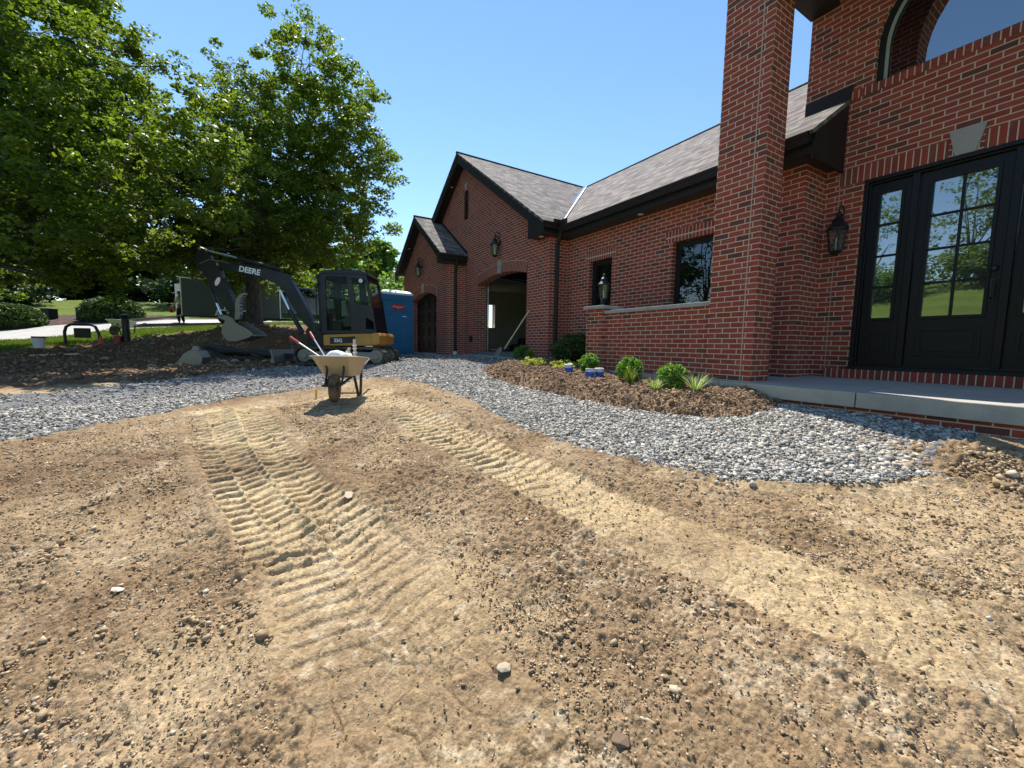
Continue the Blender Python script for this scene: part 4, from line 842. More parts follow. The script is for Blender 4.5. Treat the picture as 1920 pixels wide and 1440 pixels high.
def L3(px, py, d, r):    # lobe centre from a picture spot at forward distance d, radius given in picture pixels
    p = CP+(AF+AX*((px-960)/FP)+AD*((py-720)/FP))*d; return (p.x, p.y, p.z, r*d/FP)
def lobes_of(spec, d0, jd):
    out = []
    for (px, py, r) in spec:
        for k in range(1 if r < 60 else 2): out.append(L3(px, py, d0+(rnd.uniform(-jd, jd) if r >= 60 else rnd.uniform(-1, 1)), r))
    return out
main_spec = [(712, 318, 50), (665, 285, 60), (640, 175, 62), (690, 180, 32), (580, 120, 68), (525, 60, 42), (575, 50, 30), (610, 240, 80), (690, 400, 58), (620, 400, 82), (545, 290, 85), (480, 215, 62), (420, 120, 34), (445, 150, 30), (400, 190, 42),
             (430, 260, 72), (500, 400, 95), (400, 370, 95), (350, 270, 60), (300, 330, 75), (300, 430, 80), (655, 470, 48), (570, 500, 52), (480, 485, 80), (350, 475, 60), (610, 330, 80), (540, 200, 60), (410, 450, 80), (700, 345, 45), (500, 130, 40), (400, 490, 55), (300, 470, 55), (260, 250, 60), (300, 200, 50), (270, 350, 70), (560, 440, 70), (640, 440, 60), (450, 330, 90), (560, 350, 80), (450, 520, 50), (370, 310, 60)]
tx, ty = fp(482, 16.6)
nearl = [L3(px, py, d, r_) for px, py, d, r_ in [(385, 290, 10.4, 70), (310, 330, 9.9, 75), (400, 190, 11.4, 55), (330, 240, 10.6, 60), (280, 400, 9.6, 70), (380, 390, 10.4, 60), (440, 300, 11.4, 60)]]
nearl2 = [L3(px, py, d, r_) for px, py, d, r_ in [(220, 340, 9.4, 80), (120, 320, 9.2, 90), (20, 300, 9.2, 100), (160, 220, 9.8, 80), (60, 200, 9.6, 90), (-80, 250, 8.8, 110), (200, 440, 9.2, 60), (-180, 330, 8.6, 120), (80, 420, 9, 70), (-30, 60, 9.8, 120), (150, 100, 10, 60)]]
big_tree('maple_tree', (tx, ty, gz(tx, ty)-.05), 3.2, .27, lobes_of(main_spec, 16.6, 2.2)+nearl, 2300, 60, .138, 'large leafy green maple rising behind the excavator, its crown open to blue sky', csig=.33, shell=.6)
left_spec = [(40, 60, 120), (140, 110, 95), (190, 60, 50), (215, 190, 75), (100, 230, 120), (0, 300, 130), (150, 330, 115), (225, 300, 75), (60, 420, 85), (190, 440, 80), (-110, 150, 140), (-130, 380, 150), (282, 105, 42), (255, 75, 25), (310, 125, 22), (250, 160, 40), (50, -110, 130), (-90, -150, 160), (-260, 60, 160), (-280, 300, 160), (120, 490, 60), (250, 500, 50), (215, 385, 70), (-200, 480, 100), (150, 10, 60), (170, 520, 60), (60, 500, 55), (-40, 480, 90), (120, 400, 90), (20, 380, 110), (160, 230, 80), (60, 160, 100), (265, 430, 55)]
tx, ty = fp(-90, 12.6)
big_tree('maple_tree', (tx, ty, gz(tx, ty)-.05), 3.0, .33, lobes_of(left_spec, 12.6, 2.4)+nearl2, 3300, 66, .13, 'larger dense green maple at the left edge overhanging the lawn', csig=.33, shell=.55)
def simple_tree(px, d, top_py, wpx, kind, label, group='trees in the background', base=None, n=300, per=42, seed=0, low=.12, ls=None):
    x, y = fp(px, d) if base is None else base; z = gz(x, y); 
    H = (CZ+(640-top_py)*d/FP-z) if base is None else top_py; r = wpx*d/FP/2 if base is None else wpx
    spec = []
    if kind == 'cone':
        for k in range(11):
            t = k/10; rr = r*(1-t)**.8*.75+.25; spec += [(x+rnd.uniform(-.2, .2)*r, y+rnd.uniform(-.2, .2)*r, z+H*(low*.5+t*.92), rr, .7)]
    else:
        for k in range(12):
            a = rnd.uniform(0, 6.28); q = rnd.uniform(.1, .68); t = rnd.uniform(low, .9); env = math.sin(math.pi*min(1, (t*.8+.22)))**.6
            spec.append((x+r*q*math.cos(a)*env, y+r*q*math.sin(a)*env, z+H*t, r*rnd.uniform(.28, .5)))
        spec.append((x, y, z+H*.88, r*.38)); spec.append((x, y, z+H*.5, r*.6))
    m = {'cone': 'dleaf', 'dark': 'dleaf', 'bright': 'fleaf', 'mid': 'maple', 'purple': 'purple'}[kind]
    return big_tree({'cone': 'conifer_tree', 'purple': 'purple_leaf_tree'}.get(kind, 'leafy_tree'), (x, y, z), H*.25, max(.12, H*.018), spec, n, per, ls or max(.16, d*.0095), label, m, csig=max(.4, r*.16), shell=.45, group=group)
bgt = [(-60, 27, 250, 190, 'dark', 'dark leafy tree in deep shade behind the left hedge'), (60, 33, 330, 230, 'dark', 'dark tree at the far left beyond the bright lawn'), (150, 46, 430, 200, 'dark', 'dark tree behind the lawn left of the round hedge'),
       (255, 50, 440, 210, 'cone', 'dark conifer behind the lawn above the round hedge'), (330, 47, 455, 170, 'dark', 'dark tree beyond the lawn left of the trailer'), (400, 42, 420, 190, 'dark', 'dark tree just behind the grey trailer'),
       (500, 44, 400, 200, 'mid', 'mid green tree behind the maple trunk'), (585, 38, 430, 150, 'mid', 'mid green tree behind the pickup'), (650, 40, 455, 150, 'bright', 'pale green tree seen above the excavator cab'), (712, 43, 462, 120, 'bright', 'pale green tree beside the small garage gable'), (775, 50, 490, 120, 'bright', 'pale green tree partly hidden by the house'),
       (-190, 40, 200, 260, 'mid', 'green tree beyond the left edge of the lawn')]
for b in bgt: simple_tree(*b, low=.04, n=330, per=40)
BSH = []
# across the yard, behind the photographer (mirrored in the door and windows)
for (x, y, H, r, k, l) in [(-9, -30, 9, 4.2, 'mid', 'green tree on the slope behind the camera, mirrored in the door'), (-4, -34, 8, 4, 'bright', 'pale tree on the slope opposite the front door'), (-15, -27, 10, 5, 'mid', 'broad tree on the slope opposite the porch'), (-22, -20, 11, 5, 'dark', 'dark tree on the slope opposite the windows'), (1, -38, 7, 4, 'mid', 'small tree high on the slope opposite the door')]:
    simple_tree(0, 26, H, r, k, l, 'trees on the slope behind the camera', base=(x, y), n=150, per=20, ls=.26)
for (x, y, rr_, h_, lb) in [(-12, -24, 3.0, 2.6, 'green bushes on the slope behind the camera, left in the door mirror image'), (-7.5, -25.5, 3.2, 2.8, 'green bushes on the slope opposite the door'), (-3, -26, 3.0, 2.4, 'green bushes on the slope opposite the right sidelight'), (-17, -22, 3.4, 3.0, 'dark bushes on the slope opposite the big window'), (2, -27, 3.2, 2.6, 'pale bushes at the end of the slope behind the camera')]: BSH.append((x, y, rr_, h_, lb))
# shrubs
def shrub(name, x, y, r, h, n, per, ls, mat, label, group=None, stems=True, z=None, cat='shrub', sig=.2, body=True, dens=(.72, 1.0)):
    z = gz(x, y) if z is None else z; root = empty(name, (x, y, z), 0, label, cat, group); C = []
    for _ in range(n):
        d = Vector([rnd.gauss(0, 1) for _ in range(3)]).normalized(); q = rnd.uniform(*dens)
        C.append((d.x*r*q*(1-sig*.6), d.y*r*q*(1-sig*.6), h*.5+d.z*h*.5*q*(1-sig*.4)))
    leaf_cloud('foliage', C, np.full(n, r*sig), per, ls, mat, root, flat=.2)
    mb = MB()
    for k in range(7): mb.tube([(rnd.uniform(-.03, .03)*r*3, rnd.uniform(-.03, .03)*r*3, -.05), (rnd.uniform(-.2, .2)*r, rnd.uniform(-.2, .2)*r, h*.3), (rnd.uniform(-.5, .5)*r, rnd.uniform(-.5, .5)*r, h*.75)], [.02*h+.003, .015*h+.003, .006*h+.002], 5)
    mb.build('stem', M['bark'], root)
    return root
for i_, (x, y, rr_, h_, lb) in enumerate(dict.fromkeys(BSH)): shrub('bush', x, y, rr_, h_, 200, 20, .24, 'maple' if i_ % 2 else 'fleaf', lb, 'bushes on the slope behind the camera', dens=(.3, 1))
def bedz(x, y):
    d = float(segdist(np.array([x]), np.array([y]), BED+[BED[0]])[0][0]); return gz(x, y)+.02+.15*min(1, d/.35)**.7
def at_y(px, py, Y):
    d = AF+AX*((px-960)/FP)+AD*((py-720)/FP); return CP+d*(Y/d.y)
for (px, py, Y, r, h, lb) in [(1105, 698, 4.88, .20, .36, 'bright green boxwood next to the low wall pier'), (1180, 722, 4.75, .205, .42, 'bright green boxwood with a tall sprig in the middle of the bed'), (1259, 725, 4.75, .22, .38, 'wide bright green boxwood nearest the portico pillar')]:
    p = at_y(px, py, Y); shrub('boxwood', p.x, p.y, r, h, 120, 30, .030, 'boxl', lb, 'boxwoods in the planting bed', z=bedz(p.x, p.y)-.02, sig=.22)
p = at_y(981, 684, 5.15); shrub('boxwood', p.x, p.y, .26, .44, 120, 28, .04, 'boxl', 'rounded green boxwood in front of the open garage corner', None, z=bedz(p.x, p.y)-.06)
shrub('dark_bush', -6.75, 5.72, .58, .66, 260, 34, .05, 'hedge', 'large dark green bush in the corner between garage and windows', None, z=.0)
for (px, py, Y, lb) in [(1003, 697, 4.6, 'low yellow green plant beside the small boxwood'), (1058, 696, 4.85, 'low yellow green plant just behind the blue cans')]:
    p = at_y(px, py, Y); shrub('spreading_plant', p.x, p.y, .30, .18, 55, 12, .05, 'yell', lb, 'yellow green plants in the bed', z=bedz(p.x, p.y)-.02, cat='plant', dens=(.5, 1))
def sedge(px, py, Y, r, h, n, lb, mat='sedge'):
    p = at_y(px, py, Y); root = empty('grass_clump', (p.x, p.y, bedz(p.x, p.y)-.01), 0, lb, 'plant', 'grass clumps in the bed'); V = []; F = []; tint = []
    for k in range(n):
        a = rnd.uniform(0, 6.283); q = rnd.uniform(.3, 1); w = rnd.uniform(.004, .0075); c, s = math.cos(a), math.sin(a); hh = h*rnd.uniform(.7, 1)*(1.15-.5*q); b = len(V)
        for i in range(6):
            t = i/5; rr = r*q*t; z = hh*(math.sin(t*2.2)/math.sin(2.2) if q > .6 else t**.9)*1.0 if q > .6 else hh*t**.9; ww = w*(1-t)**.6
            z = hh*(1.9*t-.95*t*t) if q > .55 else hh*t
            V += [(c*rr-s*ww, s*rr+c*ww, z), (c*rr+s*ww, s*rr-c*ww, z)]
        F += [(b+2*i, b+2*i+1, b+2*i+3, b+2*i+2) for i in range(5)]; tint += [rnd.random()]*12
    npmesh('blades', V, F, M[mat], {'tint': tint}, parent=root)
    MB().ell((0, 0, 0), (.03, .03, .02), 8, 5).build('root_crown', M['soil'], root)
sedge(1180, 742, 4.5, .20, .36, 60, 'upright green grass clump in front of the middle boxwood', 'grassb'); sedge(1226, 748, 4.4, .27, .24, 75, 'low arching grass clump between two boxwoods'); sedge(1303, 742, 4.65, .36, .34, 80, 'spiky pale edged grass clump nearest the pillar')
# hedges and utility boxes by the road
def hedge(px, d, wpx, h, lb):
    x, y = fp(px, d); w = wpx*d/FP/2; z = gz(x, y); root = empty('hedge', (x, y, z), 0, lb, 'hedge', 'clipped round hedges by the road'); C = []
    for _ in range(700):
        a = rnd.uniform(0, 6.283); t = rnd.random()**.75; rr = math.sqrt(max(0, 1-t**3.2)); q = rnd.uniform(.93, 1)
        C.append((w*rr*math.cos(a)*q, w*.75*rr*math.sin(a)*q, h*t*q))
    leaf_cloud('foliage', C, np.full(len(C), .16), 26, .11, 'hedge', root, flat=.1)
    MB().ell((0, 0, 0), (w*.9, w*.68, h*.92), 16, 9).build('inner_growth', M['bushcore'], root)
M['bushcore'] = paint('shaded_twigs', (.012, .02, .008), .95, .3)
hedge(222, 24.6, 112, 1.28, 'round clipped green hedge beside the driveway in sunlight'); hedge(30, 21.5, 118, 1.15, 'dark clipped hedge at the far left edge'); x, y = fp(8, 30)
shrub('rounded_shrub', x, y, 2.2, 1.9, 220, 26, .16, 'hedge', 'pale topped shrub behind the left hedge'); x, y = fp(182, 25.2); shrub('rounded_shrub', x, y, .55, 1.05, 120, 22, .12, 'dleaf', 'small dark shrub touching the round hedge on its left')
# grass blades on the near lawn
def grass():
    P = []
    while len(P) < 26000:
        k = 20000; px = npr.uniform(-60, 640, k); d = npr.uniform(12.5, 21, k); w = np.array(AF)[None, :2]+np.array(AX)[None, :2]*((px-960)/FP)[:, None]; q = w*d[:, None]
        m = inpoly(q[:, 0], q[:, 1], LAWNN); P += list(q[m])
    P = np.array(P[:26000]); x, y = P.T; z = base_h(x, y)+.05*fbm(x, y, .45, 3, 1)+.018*fbm(x, y, 2.2, 3, 5); n = len(P); a = npr.uniform(0, 6.28, n); h = npr.uniform(.04, .10, n); w = npr.uniform(.006, .012, n)
    b = np.stack([x, y, z], -1); s = np.stack([np.cos(a)*w, np.sin(a)*w, 0*a], -1); t = np.stack([npr.normal(0, .03, n), npr.normal(0, .03, n), h], -1)
    V = np.stack([b-s, b+s, b+t+s*.2, b+t-s*.2], 1).reshape(-1, 3)
    tag(npmesh('grass', V, np.arange(n*4).reshape(n, 4), M['grassb'], {'tint': np.repeat(npr.random(n), 4)}), 'short green grass along the near edge of the lawn', 'grass', kind='stuff')
grass()
for (px, d, r, h, m, lb) in [(735, 30, 3.2, 3.6, 'fleaf', 'pale bushes low behind the small garage gable'), (640, 33, 3.6, 4.0, 'maple', 'green bushes behind the pickup hood'), (560, 34, 3.5, 3.6, 'maple', 'green bushes behind the pickup cab'), (470, 34, 3.4, 3.4, 'dleaf', 'dark bushes behind the maple trunk'), (380, 35, 4.0, 3.4, 'dleaf', 'dark bushes behind the grey trailer'), (800, 36, 4, 4.5, 'fleaf', 'pale bushes hidden mostly by the garage'), (320, 48, 4.5, 4.5, 'dleaf', 'dark bushes at the far end of the lawn'), (235, 50, 4.5, 4.2, 'dleaf', 'dark bushes beyond the lawn above the round hedge'), (150, 50, 4.5, 4.4, 'dleaf', 'dark bushes beyond the middle of the lawn'), (60, 44, 4.5, 5, 'dleaf', 'dark bushes at the top left of the lawn'), (-40, 34, 4, 5, 'dleaf', 'dark bushes beyond the left hedge')]:
    x, y = fp(px, d); shrub('bush', x, y, r, h, 210, 26, .2+d*.003, m, lb, 'bushes in the background', sig=.2, dens=(.3, 1))
# ------------------------------------------------------------------ movable things
HX, HF = Vector((AX.x, AX.y, 0)).normalized(), Vector((AF.x, AF.y, 0)).normalized()
def spot(px, d): x, y = fp(px, d); return x, y, gz(x, y)
def yaw_of(dx): return math.atan2(dx.y, dx.x)       # heading whose local +X points along dx
def text_mesh(name, body, size, mat, parent, Mx, depth=.002, weight=0.0):
    c = bpy.data.curves.new(name, 'FONT'); c.body = body; c.size = size; c.extrude = depth; c.offset = weight; c.align_x = 'CENTER'; c.align_y = 'CENTER'
    o = bpy.data.objects.new(name, c); COL.objects.link(o); dg = bpy.context.evaluated_depsgraph_get(); me = bpy.data.meshes.new_from_object(o.evaluated_get(dg))
    bpy.data.objects.remove(o); bpy.data.curves.remove(c); me.transform(Mx); me.materials.clear(); me.materials.append(mat)
    q = bpy.data.objects.new(name, me); COL.objects.link(q); q.parent = parent; return q
M['exblack'] = paint('machine_black_paint', (.012, .012, .018), .36, .2, scale=4, dirt=(.10, .085, .07, .2), dscale=2.5, spec=.4); M['exyel'] = paint('machine_yellow_paint', (.55, .27, .035), .42, .12, dirt=(.25, .18, .11, .6))
M['track'] = paint('dusty_rubber', (.055, .05, .043), .9, .3, dirt=(.22, .18, .13, .8), dscale=5); M['steelw'] = paint('worn_steel', (.26, .24, .21), .45, .2, metal=.5, dirt=(.30, .23, .15, .7)); M['chrome'] = paint('chrome', (.8, .8, .8), .15, .02, metal=1)
M['decal'] = paint('white_decal', (.85, .85, .85), .5, .03); M['reddecal'] = paint('red_decal', (.5, .03, .02), .5, .05); M['rubber'] = paint('tyre_rubber', (.02, .02, .02), .8, .2); M['seatc'] = paint('seat_cloth', (.10, .10, .10), .9, .1)
def excavator():
    D0 = 11.4; x, y, z = spot(657, D0); P0 = Vector((x, y, z)); c0 = CP+(AF+AX*((657-960)/FP)+AD*((684-720)/FP))*D0; P0.z = c0.z
    P0.z = gz(x, y)+.02
    rz = yaw_of(-HX); root = empty('mini_excavator', P0, rz, 'compact black and yellow tracked excavator with its boom folded out to the left', 'excavator'); R = Matrix.Rotation(-rz, 3, 'Z')
    def L(px, py, yl): D = D0-yl; p = CP+(AF+AX*((px-960)/FP)+AD*((py-720)/FP))*D; q = R @ (p-Vector((P0.x, P0.y, c0.z))); return (q.x, q.z+.0)
    Z2 = lambda zx, zy, yl: L(360+zx/5.142, 440+zy/5.142, yl)
    b = lambda nm, mb, mt, par=root, **k: mb.build(nm, M[mt], par, **k)
    h = .46; w = 1.17
    ring = lambda r, ww: [(ww-r+r*math.cos(a), .23+r*math.sin(a)) for a in np.linspace(-math.pi/2, math.pi/2, 10)]+[(-ww+r+r*math.cos(a), .23+r*math.sin(a)) for a in np.linspace(math.pi/2, 3*math.pi/2, 10)]
    for s0 in (.42, -.72):
        tk = MB().prism(ring(.225, w), 'Y', s0, s0+.30, [ring(.185, w-.04)])
        per = []
        for k in range(44):
            t = k/44*(2*(2*w-.45)+2*math.pi*.225); a = 2*w-.45
            if t < a: p = (w-.225-t, .455, 0)
            elif t < a+math.pi*.225: g = math.pi/2+(t-a)/.225; p = (-w+.225+.225*math.cos(g), .23+.225*math.sin(g), g-math.pi/2)
            elif t < 2*a+math.pi*.225: p = (-w+.225+(t-a-math.pi*.225), .005, math.pi)
            else: g = -math.pi/2+(t-2*a-math.pi*.225)/.225; p = (w-.225+.225*math.cos(g), .23+.225*math.sin(g), g-math.pi/2)
            mt = Matrix.Translation((p[0], s0+.15, p[1])) @ Matrix.Rotation(-p[2], 4, 'Y'); tk.box(-.014, .014, -.15, .15, -.012, .016, mt)
        b('track', tk, 'track'); fr = MB().box(-.85, .85, s0+.05, s0+.25, .12, .34)
        b('track_frame', fr, 'steelw', bevel=.02)
        for cx, rr in ((-.93, .17), (.93, .165)): b('drive_wheel', MB().lathe([(rr, -.07), (rr, .07), (rr*.55, .075), (rr*.5, .10), (0, .10)], n=18, M=Matrix.Translation((cx, s0+.17, .23)) @ Matrix.Rotation(math.radians(-90), 4, 'X')), 'steelw')
        for cx in (-.55, -.18, .18, .55): b('roller', MB().lathe([(.0, -.08), (.075, -.08), (.075, .08), (0, .08)], n=12, M=Matrix.Translation((cx, s0+.15, .13)) @ Matrix.Rotation(math.radians(-90), 4, 'X')), 'steelw')
    b('undercarriage', MB().box(-.5, .5, -.45, .45, .22, .42).lathe([(.38, .42), (.38, .56)], n=24), 'exblack', bevel=.02)
    bl = [(1.62, .02), (1.70, .05), (1.655, .20), (1.70, .36), (1.66, .37), (1.61, .20), (1.58, .04)]
    bd = b('blade', MB().prism(bl, 'Y', -.85, .85), 'steelw'); b('blade_arm', MB().box(.4, 1.62, .20, .32, .14, .26).box(.4, 1.62, -.32, -.20, .14, .26), 'exblack', bd, bevel=.01)
    # upper structure
    q = lambda pts, yl: [L(px, py, yl) for px, py in pts]
    b('body', MB().prism(q([(609, 651), (609, 630), (697, 627), (712, 627), (713, 647), (700, 651)], .62), 'Y', -.72, .62), 'exyel', bevel=.03)
    b('counterweight', MB().prism(q([(699, 650), (697, 628), (711, 626), (714, 632), (713, 646), (708, 650)], .66), 'Y', -.70, .66), 'exyel', bevel=.03)
    b('model_panel', MB().prism(q([(621, 647), (621, 635), (668, 633), (668, 645)], .66), 'Y', .615, .628), 'exblack')
    x0, z0 = L(637, 641, .63); text_mesh('model_number', '35G', .125, M['decal'], root, Matrix.Translation((x0, .632, z0)) @ Matrix.Rotation(math.pi, 4, 'Z') @ Matrix.Rotation(math.radians(90), 4, 'X'), .001, .004)
    b('engine_cover', MB().prism(q([(668, 629), (672, 590), (690, 588), (703, 600), (709, 628)], .0), 'Y', -.72, .0), 'exblack', bevel=.03)
    side = [(604, 628), (603, 523), (608, 516), (618, 513.5), (684, 514), (692, 518), (696, 532), (703, 582), (709, 628)]
    hole1 = [(617.5, 622), (617.5, 528), (620, 524), (655, 524), (657, 528), (662, 622)]; hole2 = [(666, 527), (687, 527), (690, 530), (698, 577), (672, 572)]; hole3 = [(690, 598), (703, 606), (705, 620), (689, 619)]
    cabn = MB().prism(q(side, .64), 'Y', .585, .64, [q(hole1, .64), q(hole2, .64), q(hole3, .64)])
    cb = b('cab', cabn, 'exblack', bevel=.008)
    hole1f = [(617, 600), (617, 528), (655, 528), (658, 600)]
    b('cab_far_side', MB().prism(q(side, .64), 'Y', -.33, -.28, [q(hole1f, .64), q(hole2, .64)]), 'exblack', cb)
    b('roof', MB().prism(q([(604, 522), (608, 515), (618, 511.5), (684, 512), (694, 517), (696, 523), (690, 520), (615, 518), (609, 522)], .64), 'Y', -.34, .655), 'exblack', cb, bevel=.01)
    r0_, r1_, r2_, r3_ = [L(*t_, .64) for t_ in ((709, 628), (703, 582), (696, 532), (692, 518))]
    b('rear_panel', MB().prism([r0_, r1_, (r1_[0]+.03, r1_[1]), (r0_[0]+.03, r0_[1])], 'Y', -.28, .585), 'exblack', cb); b('roof_edge', MB().prism([r2_, r3_, (r3_[0]+.03, r3_[1]), (r2_[0]+.03, r2_[1])], 'Y', -.28, .585), 'exblack', cb)
    b('window', MB().prism([r1_, r2_, (r2_[0]+.006, r2_[1]), (r1_[0]+.006, r1_[1])], 'Y', -.28, .585), 'cglass', cb)
    fx, fz = L(603, 628, .64); fx2, fz2 = L(603, 520, .64)
    b('front_frame', MB().box(fx-.06, fx, -.33, -.27, fz, fz2).box(fx-.06, fx, .58, .64, fz, fz2).box(fx-.06, fx, -.27, .58, fz, fz+.06).box(fx-.06, fx, -.27, .58, fz2-.08, fz2), 'exblack', cb)
    b('floor', MB().prism(q([(606, 630), (606, 624), (706, 624), (708, 630)], .64), 'Y', -.3, .6), 'exblack', cb)
    for hn in (hole1, hole2): b('window', MB().prism(q(hn, .64), 'Y', .605, .611), 'cglass', cb)
    b('window', MB().prism(q(hole1f, .64), 'Y', -.31, -.305), 'cglass', cb); b('window', MB().box(fx-.035, fx-.03, -.27, .58, fz+.06, fz2-.08), 'cglass', cb)
    b('seat', MB().prism(q([(652, 616), (650, 602), (664, 600), (657, 572), (662, 568), (672, 600), (672, 616)], .2), 'Y', -.1, .4), 'seatc', bevel=.02)
    b('console', MB().prism(q([(618, 622), (620, 592), (626, 590), (632, 604), (650, 606), (650, 622)], .3), 'Y', -.2, .5), 'exblack', bevel=.02)
    lx, lz = L(633, 607, .45); b('control_lever', MB().tube([(lx, .45, lz-.12), (lx+.02, .45, lz+.08)], .012, 6), 'decal'); b('lever_grip', MB().ell((lx+.025, .45, lz+.13), (.03, .03, .06), 10, 7), 'reddecal')
    b('hand_rail', MB().tube([(fx-.02, .66, fz+.1), (fx+.03, .69, fz+.14), (fx+.03, .69, fz2-.25), (fx-.02, .66, fz2-.2)], .014, 6), 'exblack'); b('work_light', MB().lathe([(.0, 0), (.05, .0), (.06, .08), (0, .1)], n=12, M=Matrix.Translation((fx+.05, .45, fz2-.02)) @ Matrix.Rotation(math.radians(90), 4, 'Y')), 'exblack')
    ex, ez = L(682, 531, .64); b('round_emblem', MB().lathe([(.028, 0), (.05, 0), (.05, .003), (.028, .003), (.028, 0)], n=20, M=Matrix.Translation((ex, .618, ez)) @ Matrix.Rotation(math.radians(-90), 4, 'X')).prism([(ex-.02, ez-.012), (ex+.022, ez-.006), (ex+.012, ez+.02), (ex-.012, ez+.01)], 'Y', .614, .618), 'decal')
    # swing post, boom, arm
    zz = lambda pts, yl=.1: [Z2(a, c, yl) for a, c in pts]
    b('swing_post', MB().prism(zz([(1150, 1100), (1120, 940), (1180, 860), (1250, 870), (1290, 960), (1290, 1100)]), 'Y', -.13, .13), 'exblack', bevel=.02)
    bo = b('boom', MB().prism(zz([(325, 290), (560, 325), (850, 372), (955, 402), (1000, 455), (1085, 620), (1190, 850), (1235, 905), (1195, 960), (1095, 860), (1000, 700), (935, 560), (860, 500), (780, 462), (560, 405), (325, 350)]), 'Y', -.10, .10), 'exblack', bevel=.012)
    a1 = Z2(505, 355, .1); a2 = Z2(728, 400, .1); ang = math.atan2(a2[1]-a1[1], -(a2[0]-a1[0])); cx_, cz_ = Z2(618, 378, .1)
    text_mesh('lettering', 'DEERE', .20, M['decal'], bo, Matrix.Translation((cx_, .104, cz_)) @ Matrix.Rotation(math.pi, 4, 'Z') @ Matrix.Rotation(math.radians(90), 4, 'X') @ Matrix.Rotation(ang, 4, 'Z'), .001, .006)
    st = b('arm', MB().prism(zz([(160, 150), (120, 200), (105, 290), (120, 350), (185, 430), (255, 560), (320, 660), (375, 745), (450, 748), (440, 660), (400, 545), (345, 440), (335, 350), (245, 240), (195, 170)]), 'Y', -.085, .085), 'exblack', bevel=.012)
    dx, dz = Z2(307, 475, .1); b('oval_decal', MB().lathe([(0, 0), (.09, 0), (.09, .004), (0, .004)], n=22, M=Matrix.Translation((dx, .087, dz)) @ Matrix.Rotation(math.radians(-90), 4, 'X') @ Matrix.Rotation(math.radians(-28), 4, 'Z') @ Matrix.Diagonal((.62, 1.35, 1, 1))), 'decal', st)
    b('oval_decal_rim', MB().lathe([(.088, 0), (.102, 0), (.102, .003), (.088, .003), (.088, 0)], n=22, M=Matrix.Translation((dx, .087, dz)) @ Matrix.Rotation(math.radians(-90), 4, 'X') @ Matrix.Rotation(math.radians(-28), 4, 'Z') @ Matrix.Diagonal((.62, 1.35, 1, 1))), 'reddecal', st)
    def cyl(nm, p, m_, e, r1=.05, r2=.028, yl=.0):
        P = [Vector((Z2(*t, .1)[0], yl, Z2(*t, .1)[1])) for t in (p, m_, e)]
        c = b(nm, MB().tube([P[1], P[2]], r1, 12), 'exblack'); b('piston_rod', MB().tube([P[0], P[1]], r2, 10), 'chrome', c); return c
    cyl('arm_cylinder', (185, 180), (490, 256), (900, 365), .055, .032); cyl('boom_cylinder', (905, 560), (985, 745), (1100, 960), .06, .035, .16); cyl('bucket_cylinder', (300, 785), (262, 675), (205, 490), .042, .028)
    b('hose', MB().tube([(*(lambda t: (t[0], .09, t[1]))(Z2(150, 310, .1)),), (*(lambda t: (t[0], .1, t[1]))(Z2(240, 275, .1)),), (*(lambda t: (t[0], .1, t[1]))(Z2(340, 285, .1)),), (*(lambda t: (t[0], .1, t[1]))(Z2(440, 310, .1)),)], .012, 6), 'steelw')
    b('hose', MB().tube([(Z2(430, 300, .1)[0], .11, Z2(430, 300, .1)[1]), (Z2(640, 335, .1)[0], .11, Z2(640, 335, .1)[1]), (Z2(800, 365, .1)[0], .11, Z2(800, 365, .1)[1])], .014, 6), 'rubber')
    for t in ((165, 175), (325, 320), (165, 395), (890, 540), (1190, 900), (395, 770)):
        X_, Z_ = Z2(*t, .1); b('pivot_pin', MB().lathe([(0, -.13), (.035, -.13), (.035, .13), (0, .13)], n=12, M=Matrix.Translation((X_, 0, Z_)) @ Matrix.Rotation(math.radians(90), 4, 'X')), 'steelw')
    lk = MB()
    for s in (-.09, .06): lk.prism(zz([(290, 770), (310, 800), (370, 790), (440, 830), (450, 860), (390, 880), (350, 840), (290, 815)]), 'Y', s, s+.03)
    b('linkage', lk, 'steelw'); b('quick_coupler', MB().prism(zz([(375, 745), (450, 745), (465, 830), (430, 880), (390, 890), (360, 850)]), 'Y', -.055, .055), 'exblack')
    bk = zz([(410, 840), (375, 900), (365, 960), (385, 1010), (430, 1038), (500, 1040), (600, 1012), (655, 985), (655, 965), (600, 925), (540, 890), (470, 845)])
    bu = MB()
    for s in (-.30, .275): bu.prism(bk, 'Y', s, s+.025)
    inner = [(a*.965+bk[5][0]*.035, c*.94+bk[11][1]*.06) for a, c in bk]
    back = bk[0:8]; bi = [((p[0]-(sum(v[0] for v in bk)/12))*.93+(sum(v[0] for v in bk)/12), (p[1]-(sum(v[1] for v in bk)/12))*.90+(sum(v[1] for v in bk)/12)) for p in back]
    bu.prism(back+list(reversed(bi)), 'Y', -.275, .275); bkt = b('bucket', bu, 'steelw')
    for k in range(4):
        tx_, tz_ = bk[7]; b('tooth', MB().prism([(tx_+.01, tz_+.03), (tx_-.10, tz_-.005), (tx_+.01, tz_-.03)], 'Y', -.27+k*.155, -.20+k*.155), 'steelw', bkt)
    th = [(440, 830), (448, 760), (450, 680), (470, 630), (505, 590), (548, 577)]; ti = [(550, 598), (528, 606), (530, 618), (508, 628), (512, 642), (498, 652), (503, 668), (492, 680), (500, 700), (490, 715), (500, 735), (492, 760), (500, 780), (480, 830)]
    b('thumb', MB().prism(zz(th+ti), 'Y', -.06, .06), 'steelw')
    return root
excavator()
M['pblue'] = paint('blue_plastic', (.006, .15, .30), .45, .12, scale=3, dirt=(.12, .16, .20, .25)); M['pred'] = paint('red_plastic', (.36, .008, .012), .45, .1)
